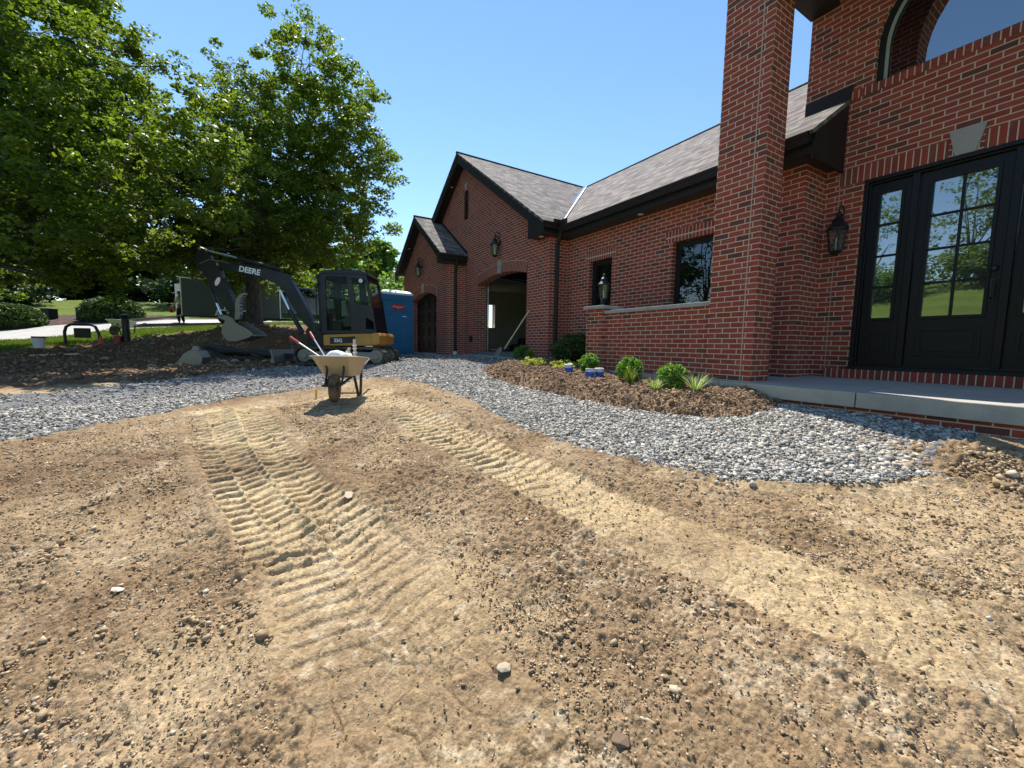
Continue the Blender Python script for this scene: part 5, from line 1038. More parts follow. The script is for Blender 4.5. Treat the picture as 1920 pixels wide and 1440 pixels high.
def portable_toilet():
    x, y, z = spot(746, 13.8); tc = Vector((-x, -y, 0)).normalized(); d = math.radians(19); N = tc*math.cos(d)+HX*math.sin(d)
    root = empty('portable_toilet', (x, y, z-.02), math.atan2(N.x, -N.y), 'blue portable toilet with red side and white roof between excavator and garage', 'portable toilet')
    w = .50; b = lambda nm, mb, mt, par=root, **k: mb.build(nm, M[mt], par, **k)
    b('base', MB().box(-.53, .53, .0, 1.1, 0, .14), 'pblue', bevel=.02)
    b('side_wall', MB().box(-.53, -.50, .0, 1.08, .14, 2.0), 'pred'); b('side_wall', MB().box(.50, .53, .0, 1.08, .14, 2.0), 'pred'); b('back_wall', MB().box(-.5, .5, 1.05, 1.08, .14, 2.0), 'pred')
    b('front_frame', MB().prism([(-.53, .14), (.53, .14), (.53, 2.0), (-.53, 2.0)], 'Y', -.02, .03, [[(-.46, .2), (.46, .2), (.46, 1.8), (-.46, 1.8)]]), 'pblue', bevel=.008)
    dr = b('door', MB().box(-.455, .455, -.01, .02, .205, 1.795), 'pblue')
    b('door_ribs', MB().prism([(-.43, .24), (.43, .24), (.43, 1.42), (-.43, 1.42)], 'Y', -.025, -.011, [[(-.36, .30), (-.05, .30), (-.05, 1.36), (-.36, 1.36)], [(.05, .30), (.36, .30), (.36, 1.36), (.05, 1.36)]]).prism([(-.43, 1.45), (.43, 1.45), (.43, 1.77), (-.43, 1.77)], 'Y', -.024, -.011, [[(-.38, 1.49), (.38, 1.49), (.38, 1.73), (-.38, 1.73)]]), 'pblue', dr, bevel=.006)
    for k in range(4): b('louver', MB().box(-.44, -.03, -.034, -.021, 1.83+k*.04, 1.852+k*.04).box(.03, .44, -.034, -.021, 1.83+k*.04, 1.852+k*.04), 'pblue')
    MT = Matrix.Translation((.02, -.026, 1.61)) @ Matrix.Rotation(math.radians(90), 4, 'X') @ Matrix.Diagonal((1.65, .78, 1, 1)); b('oval_sign', MB().lathe([(0, 0), (.135, 0), (.135, .006), (0, .006)], n=26, M=MT), 'reddecal', dr)
    b('sign_mark', MB().tube([(-.15, -.036, 1.60), (-.10, -.036, 1.645), (-.07, -.036, 1.60), (-.02, -.036, 1.63), (.01, -.036, 1.59), (.03, -.036, 1.56), (.05, -.036, 1.625), (.11, -.036, 1.60), (.18, -.036, 1.625)], .010, 5), 'decal', dr)
    b('small_label', MB().box(.16, .30, -.0285, -.0255, 1.30, 1.33), 'decal', dr)
    b('roof', MB().lathe([(.74, 0), (.76, .03), (.74, .07), (.60, .14), (.40, .18), (0, .21)], n=4, M=Matrix.Translation((0, .54, 2.0)) @ Matrix.Diagonal((1.03, 1.06, 1, 1)) @ Matrix.Rotation(math.radians(45), 4, 'Z')), 'whitep', bevel=.04)
    b('vent_pipe', MB().tube([(-.40, .98, 2.0), (-.40, .98, 2.28)], .045, 10), 'whitep')
portable_toilet()
M['tan'] = paint('tan_steel_tray', (.36, .31, .22), .5, .08, dirt=(.35, .29, .2, .4)); M['blackp'] = paint('black_steel', (.014, .014, .014), .5, .2, dirt=(.2, .16, .11, .3)); M['redgrip'] = paint('red_rubber_grip', (.45, .03, .03), .5, .05); M['pale'] = paint('pale_wood', (.62, .52, .33), .7, .12); M['rust'] = paint('dusty_tyre', (.09, .06, .04), .9, .3, dirt=(.30, .22, .13, .8))
M['graym'] = paint('grey_metal', (.45, .45, .45), .4, .1, metal=.6); M['yellow'] = paint('yellow_plastic', (.65, .5, .03), .5, .1); M['wbag'] = paint('white_cloth', (.75, .74, .7), .85, .08)
def scl(mb, K): mb.v = [tuple(K @ Vector(v)) for v in mb.v]; return mb
def wheelbarrow(px, d, rz, label, tray='tan', small=False):
    x, y, z = spot(px, d); root = empty('wheelbarrow', (x, y, z+.02), rz, label, 'wheelbarrow'); K_ = Matrix.Diagonal((.86, .9, .93, 1)); b = lambda nm, mb, mt, par=root, **k: scl(mb, K_).build(nm, M[mt], par, **k)
    # local: -Y is the wheel end; wheel at y = -.35
    rim = [(-.345, -.40), (-.24, -.50), (.24, -.50), (.345, -.40), (.36, .40), (.28, .50), (-.28, .50), (-.36, .40)]; bot = [(-.22, -.16), (-.17, -.21), (.17, -.21), (.22, -.16), (.25, .26), (.2, .31), (-.2, .31), (-.25, .26)]
    vs = []; 
    def ringv(R, zf, o): return [(px_*(1+o/abs(px_)), py_*(1+o/abs(py_)), zf(py_)) for px_, py_ in R]
    zr = lambda q: .655+(-q)*.05; zb = lambda q: .36+(-q)*.02
    A = ringv(rim, zr, .018); B_ = ringv(rim, zr, 0); C_ = ringv(bot, zb, 0); A2 = [(p[0], p[1], p[2]-.015) for p in A]; D_ = [(p[0]*.97, p[1]*.97, p[2]+.004) for p in B_]; E_ = [(p[0]*.97, p[1]*.97, p[2]+.008) for p in C_]
    vs = A2+A+D_+E_+C_+B_; n = 8; fs = []
    for i in range(n):
        j = (i+1) % n
        for k0, k1 in ((0, 1), (1, 2), (2, 3)): fs.append((k0*n+i, k0*n+j, k1*n+j, k1*n+i))
        fs.append((4*n+i, 4*n+j, 5*n+j, 5*n+i)); fs.append((5*n+i, 5*n+j, j, i))
    fs += [tuple(3*n+i for i in range(n)), tuple(4*n+i for i in reversed(range(n)))]
    b('tray', MB().add(vs, fs), tray, bevel=.012)
    w = b('wheel', MB().lathe([(.13, -.045), (.19, -.048), (.205, -.03), (.21, 0), (.205, .03), (.19, .048), (.13, .045)], n=26, M=Matrix.Translation((.0, -.40, .205)) @ Matrix.Rotation(math.radians(90), 4, 'Y')), 'rust', smooth=True)
    b('hub', MB().lathe([(.0, -.05), (.13, -.03), (.13, .03), (0, .05)], n=18, M=Matrix.Translation((.0, -.40, .205)) @ Matrix.Rotation(math.radians(90), 4, 'Y')), 'steelw', w)
    for s in (-1, 1):
        b('handle', MB().tube([(.10*s, -.50, .25), (.16*s, -.1, .33), (.25*s, .45, .46), (.29*s, .85, .58), (.29*s, .98, .59)], .021, 8), 'blackp')
        b('leg', MB().tube([(.20*s, .05, .35), (.235*s, .20, .0), (.235*s, .34, .0), (.24*s, .42, .44)], .024, 8), 'blackp'); b('brace', MB().tube([(.15*s, -.24, .32), (.12*s, -.47, .26), (.125*s, -.335, .46), (.135*s, -.36, .56)], .018, 6), 'blackp')
        b('axle_bracket', MB().box(.065*s-.006, .065*s+.006, -.46, -.30, .16, .29), 'blackp')
    b('nose_guard', MB().tube([(-.12, -.46, .26), (-.13, -.60, .26), (-.10, -.64, .26), (.10, -.64, .26), (.13, -.60, .26), (.12, -.46, .26)], .014, 8), 'blackp'); b('crossbar', MB().tube([(-.235, .27, .06), (.235, .27, .06)], .012, 6).tube([(-.22, .05, .34), (.22, .05, .34)], .012, 6), 'blackp')
    return root
wb = wheelbarrow(640, 5.98, math.atan2(HX.y, HX.x)+math.radians(9), 'tan steel wheelbarrow full of tools standing on the dirt, its wheel towards us')
WX, WY, WZ = wb.location; WR = Matrix.Translation(wb.location) @ Matrix.Rotation(wb.rotation_euler.z, 4, 'Z')
def inb(name, lx, ly, lz, label, cat): p = WR @ Vector((lx, ly, lz)); return empty(name, p, wb.rotation_euler.z, label, cat)
t = inb('loppers', -.18, .05, .52, 'long steel loppers with red grips leaning out of the wheelbarrow', 'loppers')
for e in ((-.56, .15, .36), (-.38, .45, .44)):
    v = Vector(e); h_ = MB().tube([(0, 0, 0), v*.80], [.013, .011], 8).build('handle', M['graym'], t); MB().tube([v*.78, v], [.017, .019], 10).build('grip', M['redgrip'], h_)
MB().prism([(-.02, -.03), (.10, -.10), (.14, -.08), (.03, .02)], 'Y', -.01, .01).build('cutting_blade', M['graym'], t)
for (lx, ly, rr, lb) in ((-.06, .0, .13, 'crumpled white sack in the middle of the wheelbarrow'), (.09, -.05, .09, 'small white bundle on the right in the wheelbarrow')):
    t = inb('white_sack', lx, ly, .60, lb, 'sack'); MB().ell((0, 0, 0), (rr*1.2, rr, rr*.75), 16, 10, .10).build('cloth', M['wbag'], t, sub=1, smooth=True)
for (lx, e, lb) in ((.20, (-.02, .05, .34), 'tall pale pole standing upright in the wheelbarrow'), (.02, (.10, .02, .22), 'short pale handle sticking out of the wheelbarrow beside the sack')):
    t = inb('tool_handle', lx, .0, .52, lb, 'tool handle'); MB().tube([(0, 0, 0), Vector(e)*.5, e], [.024, .02, .021], 10).build('shaft', M['pale'], t)
    for k in (.45, .62, .75): MB().lathe([(.026, -.012), (.032, 0), (.026, .012)], Vector(e)*k, 10).build('collar', M['whitep'], t)
t = inb('yellow_level', .14, .08, .56, 'short yellow tool lying against the pale pole in the wheelbarrow', 'tool'); MB().box(-.11, .0, -.015, .015, 0, .03, Matrix.Rotation(math.radians(60), 4, 'Y')).build('body', M['yellow'], t)
p = WR @ Vector((-.42, .25, 0)); t = empty('yellow_tool_handle', (p.x, p.y, gz(p.x, p.y)+.02), 0, 'small yellow handled tool standing by the left wheelbarrow leg', 'tool'); MB().tube([(0, 0, 0), (.0, .0, .11)], [.016, .013], 8).build('handle', M['yellow'], t); MB().box(-.03, .03, -.01, .01, -.02, .0).build('blade', M['graym'], t)
wheelbarrow(236, 17.2, math.radians(60), 'pale empty wheelbarrow parked on the lawn beside the driveway', 'whitep')
# square shovel leaning on the garage pier
tp = Vector((-8.62, 5.72, 1.26)); gb = Vector((-8.86, 5.02, .10)); t = empty('shovel', gb, 0, 'long wooden handled shovel leaning on the brick pier of the open garage', 'shovel'); v = tp-gb
MB().tube([v*.18, v*.6, v], [.016, .016, .015], 8).build('handle', M['pale'], t); MB().add([(-.12, -.10, .0), (.12, -.10, .0), (.12, .03, .20), (.03, .05, .27), (-.03, .05, .27), (-.12, .03, .20), (-.12, -.11, .0), (.12, -.11, .0), (.12, .02, .20), (.03, .04, .27), (-.03, .04, .27), (-.12, .02, .20)], [(0, 1, 2, 3, 4, 5), (11, 10, 9, 8, 7, 6)]+[(i, i+6, (i+1) % 6+6, (i+1) % 6) for i in range(6)]).build('blade', M['steelw'], t)
# painted cans on the bed
M['cblue'] = paint('blue_paper_label', (.02, .10, .45), .5, .1); M['cwhite'] = paint('scuffed_white_band', (.62, .66, .70), .6, .1, dirt=(.12, .22, .5, .6), dscale=20)
for i, (px, py, Y, lb, tz) in enumerate([(1067, 714, 4.5, 'blue can with a slanted white label standing apart on the left', 8), (1105, 724, 4.42, 'blue can in front of its neighbour in the pair', -4), (1123, 717, 4.62, 'blue can behind on the right of the pair with a pale top', 5)]):
    p = at_y(px, py, Y); t = empty('paint_can', (p.x, p.y, bedz(p.x, p.y)-.005), math.radians(20*i), lb, 'can', 'blue cans on the planting bed'); R_ = Matrix.Rotation(math.radians(tz), 4, 'X') @ Matrix.Diagonal((1.28, 1.28, 1.28, 1))
    MB().lathe([(.050, 0), (.054, .01), (.056, .085)], n=24, M=R_).build('body', M['cblue'], t, smooth=False); MB().lathe([(.056, .085), (.0575, .125), (.053, .128)], n=24, M=R_).build('upper_band', M['cwhite'], t)
    MB().lathe([(.053, .128), (.05, .118), (0, .117)], n=24, M=R_).build('lid', M['graym'], t)
# spare digging bucket, slabs of dark stone and rubble in front of the heap
def spare_bucket():
    x, y, z = spot(332, 10.9); root = empty('spare_bucket', (x, y, z+.02), yaw_of(HX)+math.radians(20), 'toothed steel digging bucket lying on its back in the shaded dirt', 'digging bucket'); b = lambda nm, mb, mt, **k: mb.build(nm, M[mt], root, **k)
    prof = [(.0, .0), (.12, .12), (.30, .34), (.42, .42), (.58, .40), (.66, .26), (.62, .08), (.50, -.01)]
    inn = [(.02, .015), (.13, .14), (.305, .375), (.42, .45), (.60, .43), (.69, .26), (.645, .06), (.50, -.04)]
    m = MB().prism(prof+list(reversed(inn)), 'Y', -.32, .32)
    b('shell', m, 'steelw'); 
    for s in (-.33, .32): b('side_plate', MB().prism([(.0, .0), (.12, .12), (.30, .34), (.42, .45), (.60, .43), (.69, .26), (.645, .06), (.50, -.04)], 'Y', s, s+.012), 'steelw')
    for k in range(5): b('tooth', MB().prism([(-.14, -.01), (.03, .0), (.05, .05)], 'Y', -.30+k*.135, -.25+k*.135), 'steelw')
    b('ear', MB().prism([(.36, .42), (.42, .56), (.50, .56), (.56, .42)], 'Y', -.08, -.05), 'steelw'); b('ear', MB().prism([(.36, .42), (.42, .56), (.50, .56), (.56, .42)], 'Y', .05, .08), 'steelw')
spare_bucket()
M['darkrock'] = concrete('dark_wet_stone', (.05, .05, .052)); M['tanrock'] = concrete('tan_rock', (.42, .34, .24)); M['whiterock'] = concrete('white_rock', (.55, .50, .42))
def rock(px, py, size, label, mat, cat='rock', group=None, d=None, flat=.6, el=1.4, dz=0, rz=None, name='rock'):
    if d is None: p = ground_at(px, py); x, y = p.x, p.y
    else: x, y = fp(px, d)
    bm = MB(); vs = [Vector(v) for v in IV]; s = size
    vs = [Vector((v.x*s*el*rnd.uniform(.8, 1.15), v.y*s*rnd.uniform(.8, 1.15), v.z*s*flat*rnd.uniform(.8, 1.1))) for v in vs]; bm.add(vs, [tuple(f) for f in IF])
    o = bm.build(name, M[mat], None, bevel=s*.08); o.location = (x, y, gz(x, y)+s*flat*.35+dz+(.03 if d else .012)); o.rotation_euler = (rnd.uniform(-.2, .2), rnd.uniform(-.2, .2), rnd.uniform(0, 6.28) if rz is None else rz); return tag(o, label, cat, group)
ang0 = yaw_of(HX)
for (px, d, s, el, fl, dz, mt, lb) in [(425, 12.3, .30, 2.6, .45, .18, 'darkrock', 'long dark stone slab on top of the pile below the excavator bucket'), (400, 12.0, .26, 1.6, .6, .0, 'darkrock', 'rounded dark stone at the left end of the pile'), (500, 12.2, .28, 2.4, .4, .12, 'darkrock', 'flat dark slab on the right half of the stone pile'), (455, 11.9, .24, 2.2, .4, -.02, 'darkrock', 'low dark slab at the foot of the stone pile'), (540, 12.4, .24, 1.6, .6, .02, 'darkrock', 'dark block near the blade of the excavator'), (370, 11.6, .16, 1.5, .5, 0, 'darkrock', 'small dark stone beside the spare bucket'),
                             (422, 11.3, .09, 1.3, .7, 0, 'tanrock', 'tan cobble in front of the dark stone pile'), (442, 11.2, .11, 1.1, .8, 0, 'tanrock', 'round tan cobble right of the other one by the pile'), (285, 10.3, .09, 1.5, .6, 0, 'tanrock', 'tan rock on the shaded dirt left of the spare bucket'), (402, 11.3, .08, 1.6, .5, 0, 'whiterock', 'pale broken rock at the pile foot')]:
    rock(px, 0, s, lb, mt, group='stones beside the spoil heap', d=d, flat=fl, el=el, dz=dz, rz=ang0+rnd.uniform(-.15, .15))
for (px, py, s, el, fl, mt, lb) in [(1296, 880, .035, 1.3, .8, 'tanrock', 'tan rock at the gravel edge, left of the dark one'), (1325, 864, .032, 1.0, .9, 'clodrock', 'dark brown clod on the gravel edge'), (703, 795, .05, 1.3, .6, 'clodrock', 'dark brown clod right of the track marks near the wheelbarrow'), (1425, 1340, .022, 1.3, .8, 'whiterock', 'sharp pale rock near the bottom right'), (1585, 1355, .022, 1.2, .6, 'whiterock', 'pale rock near the bottom edge, right of the sharp one'), (945, 1258, .03, 1.2, .35, 'tanrock', 'flat orange tan stone set in the dirt near the bottom'), (1165, 1395, .035, 1.5, .5, 'clodrock', 'dark jagged stone at the bottom middle'), (1415, 757, .06, 1.2, .7, 'clodrock', 'brown clod at the right tip of the planting bed'), (1345, 780, .045, 1.1, .8, 'tanrock', 'rounded clod at the front edge of the planting bed'), (220, 1110, .024, 1.8, .22, 'whiterock', 'flat pale stone in the scraped dirt on the left'), (655, 930, .034, 2.6, .10, 'tanrock', 'long flat sandy shard beside the track marks')]:
    if mt == 'clodrock' and mt not in M: M[mt] = concrete('brown_clod', (.17, .11, .065))
    rock(px, py, s, lb, mt, group='loose rocks and clods on the yard', flat=fl, el=el)
# things along the lawn edge
x, y, z = spot(80, 13.6); t = empty('bucket', (x, y, z+.01), 0, 'white plastic bucket with a red lid at the edge of the drive', 'bucket'); MB().lathe([(.135, 0), (.16, .33), (.165, .34)], n=24).build('body', M['whitep'], t); MB().lathe([(.17, .33), (.17, .38), (.15, .385), (0, .38)], n=24).build('lid', M['reddecal'], t)
x, y, z = spot(243, 14.9); t = empty('bollard', (x, y, z-.02), 0, 'short black post with a round cap standing in front of the pale wheelbarrow', 'bollard'); MB().lathe([(.17, 0), (.15, .03), (.12, .05), (.105, .60), (.115, .84), (.10, .86)], n=20).build('post', M['iron'], t); MB().lathe([(.09, .86), (.07, .90), (.15, .93), (.14, .97), (.06, 1.0), (0, 1.01)], n=20).build('cap', M['iron'], t)
x, y, z = spot(162, 14.6); t = empty('hoop_rack', (x, y, z), ang0, 'black tubular hoop with a hanging panel at the edge of the lawn', 'hoop rack')
MB().tube([(-.62, 0, -.1), (-.62, 0, .42), (-.55, 0, .60), (-.38, 0, .68), (.30, 0, .68), (.46, 0, .62), (.56, 0, .42), (.64, .0, -.1)], .045, 8).build('hoop', M['iron'], t); MB().box(-.28, .28, -.03, .03, .22, .56).build('panel', M['iron'], t, bevel=.02)
x, y, z = spot(196, 14.5); t = empty('orange_cone', (x, y, z), 0, 'small orange cone under the right end of the black hoop', 'cone'); M['orange'] = paint('orange_plastic', (.55, .10, .03), .5, .1); MB().lathe([(.15, 0), (.15, .02), (.09, .03), (.025, .30), (0, .30)], n=16).build('cone', M['orange'], t)
x, y, z = spot(227, 14.7); t = empty('red_can', (x, y, z), 0, 'small red fuel can at the foot of the black post', 'fuel can'); MB().box(-.12, .12, -.09, .09, 0, .26).build('body', M['pred'], t, bevel=.03); MB().tube([(-.06, 0, .26), (-.06, 0, .31), (.06, 0, .31), (.06, 0, .26)], .013, 6).build('handle', M['pred'], t)
x, y, z = spot(110, 12.2); t = MB().box(-.62, .62, -.07, .07, 0, .04).build('plank', M['pale'], None, bevel=.004); t.location = (x, y, z+.05); t.rotation_euler = (.03, -.05, ang0+.15); tag(t, 'weathered plank lying where the drive meets the dirt', 'plank')
for (px, d, w, h, lb) in [(104, 21.2, .24, .42, 'dark utility box right of the left hedge'), (168, 20.9, .24, .48, 'dark utility box touching the round clipped hedge')]:
    x, y, z = spot(px, d+3.2); t = empty('utility_box', (x, y, z), ang0, lb, 'utility box', 'dark boxes by the hedges'); MB().box(-w, w, -.25, .25, 0, h+.2).build('cabinet', M['bronze'], t, bevel=.02); MB().box(-w-.02, w+.02, -.27, .27, h+.2, h+.25).build('lid', M['bronze'], t, bevel=.01)
# trailer, pickup and the person at the ramp
M['tgrey'] = paint('grey_trailer_skin', (.065, .08, .095), .4, .08); M['tin'] = paint('red_interior', (.22, .02, .015), .7, .2); M['truck'] = paint('slate_blue_car_paint', (.07, .095, .125), .22, .05, spec=.6); M['lampred'] = paint('red_tail_lamp', (.5, .01, .01), .2, .05); M['tglass'] = glass('car_glass', .1, (.01, .012, .014), trans=.3)
def wheel(par, x, y, r, w, name='wheel'):
    T = Matrix.Translation((x, y, r)) @ Matrix.Rotation(math.radians(90), 4, 'X'); o = MB().lathe([(r*.62, -w/2), (r*.93, -w/2), (r, -w*.35), (r, w*.35), (r*.93, w/2), (r*.62, w/2)], n=28, M=T).build(name, M['rubber'], par)
    MB().lathe([(r*.62, -w*.35), (r*.5, -w*.42), (r*.2, -w*.3), (0, -w*.3)], n=20, M=T).lathe([(r*.62, w*.35), (r*.5, w*.42), (r*.2, w*.3), (0, w*.3)], n=20, M=T).build('rim', M['graym'], o)
def trailer():
    x, y, z = spot(357, 23.2); hd = HX*math.cos(math.radians(26))+HF*math.sin(math.radians(26)); root = empty('cargo_trailer', (x, y, z+.02), yaw_of(hd), 'grey enclosed cargo trailer with open rear doors and a ramp down to the drive', 'trailer'); b = lambda nm, mb, mt, par=root, **k: mb.build(nm, M[mt], par, **k)
    Lh, Wd, z0, z1 = 4.6, 1.05, .42, 2.35   # x: 0 rear .. L front ; y: -W near side
    b('side_panel', MB().box(0, Lh, -Wd, -Wd+.04, z0, z1), 'tgrey'); b('side_panel', MB().box(0, Lh, Wd-.04, Wd, z0, z1), 'tgrey'); b('front_panel', MB().box(Lh-.04, Lh, -Wd+.04, Wd-.04, z0, z1), 'tgrey'); b('roof', MB().box(-.02, Lh+.02, -Wd-.02, Wd+.02, z1, z1+.06), 'whitep'); b('floor', MB().box(0, Lh-.04, -Wd+.04, Wd-.04, z0-.06, z0), 'blackp')
    b('lining', MB().box(.1, Lh-.06, Wd-.06, Wd-.045, z0+.01, z1-.02).box(2.2, 2.22, -Wd+.05, Wd-.07, z0+.01, z1-.02), 'tin')
    for k in range(3): b('shelf', MB().box(.4, 2.0, .55, Wd-.07, z0+.45+k*.5, z0+.48+k*.5), 'tin')
    for xx in (0.0, 1.9, Lh-.03): b('trim', MB().box(xx, xx+.05, -Wd-.012, -Wd-.001, z0, z1), 'whitep')
    for s in (-1, 1): b('rear_door', MB().box(-.98, -.02, -.02, .02, z0, z1-.05, Matrix.Translation((0, Wd*s*.97, 0)) @ Matrix.Rotation(math.radians(-35*s), 4, 'Z') if s > 0 else Matrix.Translation((0, -Wd*.97, 0)) @ Matrix.Rotation(math.radians(178), 4, 'Z') @ Matrix.Translation((0, -.05, 0))), 'whitep' if s > 0 else 'tgrey')
    rp = Vector((-2.5, 0, -.0)); b('ramp', MB().add([(0, -Wd+.06, z0-.05), (0, Wd-.06, z0-.05), (-2.6, Wd-.06, .01), (-2.6, -Wd+.06, .01), (0, -Wd+.06, z0), (0, Wd-.06, z0), (-2.6, Wd-.06, .05), (-2.6, -Wd+.06, .05)], [(0, 1, 2, 3), (7, 6, 5, 4), (0, 4, 5, 1), (2, 6, 7, 3), (0, 3, 7, 4), (1, 5, 6, 2)]), 'graym')
    for xx in (1.95, 2.75):
        for s in (-1, 1): wheel(root, xx, s*(Wd+.12), .34, .2)
    for s in (-1, 1): b('fender', MB().prism([(1.5, .45), (1.62, .78), (3.08, .78), (3.2, .45), (3.12, .45), (3.02, .72), (1.68, .72), (1.58, .45)], 'Y', min(s*(Wd+.01), s*(Wd+.26)), max(s*(Wd+.01), s*(Wd+.26))), 'whitep')
    b('tongue', MB().tube([(Lh, -.6, .4), (Lh+1.1, 0, .42)], .04, 6).tube([(Lh, .6, .4), (Lh+1.1, 0, .42)], .04, 6), 'blackp')
trailer()
def pickup():
    x, y, z = spot(562, 25.8); hd = HX*math.cos(math.radians(27))+HF*math.sin(math.radians(27)); root = empty('pickup_truck', (x, y, z+.02), yaw_of(hd), 'slate blue crew cab pickup parked beyond the spoil heap, tailgate towards us', 'pickup truck'); b = lambda nm, mb, mt, par=root, **k: mb.build(nm, M[mt], par, **k)
    arc = lambda cx, r=.50: [(cx+r*math.cos(t), .42+r*math.sin(t)) for t in np.linspace(math.pi, 0, 9)]
    low = [(-3.0, .48)]+arc(-1.85)+arc(1.85)+[(2.95, .48), (3.02, .75), (2.98, 1.18), (2.80, 1.30), (1.55, 1.40), (1.30, 1.42), (-.92, 1.40), (-.92, 1.36), (-3.0, 1.36)]
    # body: full width up to the belt line, the bed hollowed from above by walls
    b('body', MB().prism(low, 'Y', -1.0, -.93).prism(low, 'Y', .93, 1.0).box(-2.95, 2.9, -.93, .93, .62, .80).prism([(1.3, .8), (2.95, .8), (2.9, 1.2), (2.75, 1.28), (1.5, 1.385), (1.3, 1.385)], 'Y', -.93, .93).box(-.98, -.92, -.93, .93, .8, 1.38), 'truck', bevel=.02)
    b('tailgate', MB().box(-3.03, -2.97, -.93, .93, .70, 1.34), 'truck', bevel=.015)
    b('rear_bumper', MB().box(-3.18, -3.03, -.98, .98, .48, .68), 'chrome', bevel=.03)
    for s in (-1, 1): b('tail_lamp', MB().box(-3.035, -2.90, s*.97-.06, s*.97+.06-(.02 if s > 0 else 0), .92, 1.32), 'lampred', bevel=.01)
    b('number_plate', MB().box(-3.195, -3.182, -.16, .16, .50, .64), 'decal')
    cab = [(-.95, 1.40), (-.80, 1.93), (-.70, 1.98), (.72, 2.0), (.85, 1.96), (1.50, 1.42)]; w1 = [(-.78, 1.46), (-.68, 1.88), (-.12, 1.90), (-.12, 1.46)]; w2 = [(-.02, 1.46), (-.02, 1.90), (.66, 1.90), (1.18, 1.46)]
    b('cab', MB().prism(cab, 'Y', -.92, -.86, [w1, w2]).prism(cab, 'Y', .86, .92, [w1, w2]).prism([(-.80, 1.93), (-.70, 1.98), (.72, 2.0), (.85, 1.96), (.80, 1.92), (-.75, 1.90)], 'Y', -.86, .86), 'truck', bevel=.015)
    for wd in (w1, w2):
        for s in (-.9, .88): b('side_window', MB().prism(wd, 'Y', s, s+.015), 'tglass')
    b('windscreen', MB().add([(.85, -.85, 1.93), (1.47, -.85, 1.43), (1.47, .85, 1.43), (.85, .85, 1.93), (.83, -.85, 1.92), (1.45, -.85, 1.42), (1.45, .85, 1.42), (.83, .85, 1.92)], [(0, 1, 2, 3), (7, 6, 5, 4), (0, 4, 5, 1), (2, 6, 7, 3), (1, 5, 6, 2), (0, 3, 7, 4)]), 'tglass')
    b('rear_window', MB().add([(-.94, -.85, 1.42), (-.81, -.85, 1.92), (-.81, .85, 1.92), (-.94, .85, 1.42), (-.92, -.85, 1.42), (-.79, -.85, 1.92), (-.79, .85, 1.92), (-.92, .85, 1.42)], [(0, 1, 2, 3), (7, 6, 5, 4), (0, 4, 5, 1), (2, 6, 7, 3), (1, 5, 6, 2), (0, 3, 7, 4)]), 'tglass')
    for s in (-1, 1):
        for xx in (-1.85, 1.85): wheel(root, xx, s*.86, .42, .28)
        b('mirror', MB().box(.95, 1.10, min(s*.95, s*1.22), max(s*.95, s*1.22), 1.42, 1.68), 'blackp', bevel=.03)
    b('door_handle', MB().box(-.55, -.38, -1.02, -1.0, 1.22, 1.25).box(.12, .29, -1.02, -1.0, 1.22, 1.25), 'chrome'); b('door_seam', MB().box(-.075, -.06, -1.004, -1.0, .6, 1.40).box(.98, .995, -1.004, -1.0, .6, 1.38), 'blackp')
pickup()
M['skin'] = paint('skin', (.42, .25, .17), .6, .05); M['shirt'] = paint('white_shirt', (.70, .70, .68), .85, .06); M['pants'] = paint('dark_trousers', (.02, .02, .025), .85, .15); M['hair'] = paint('dark_hair', (.02, .014, .01), .8, .2)
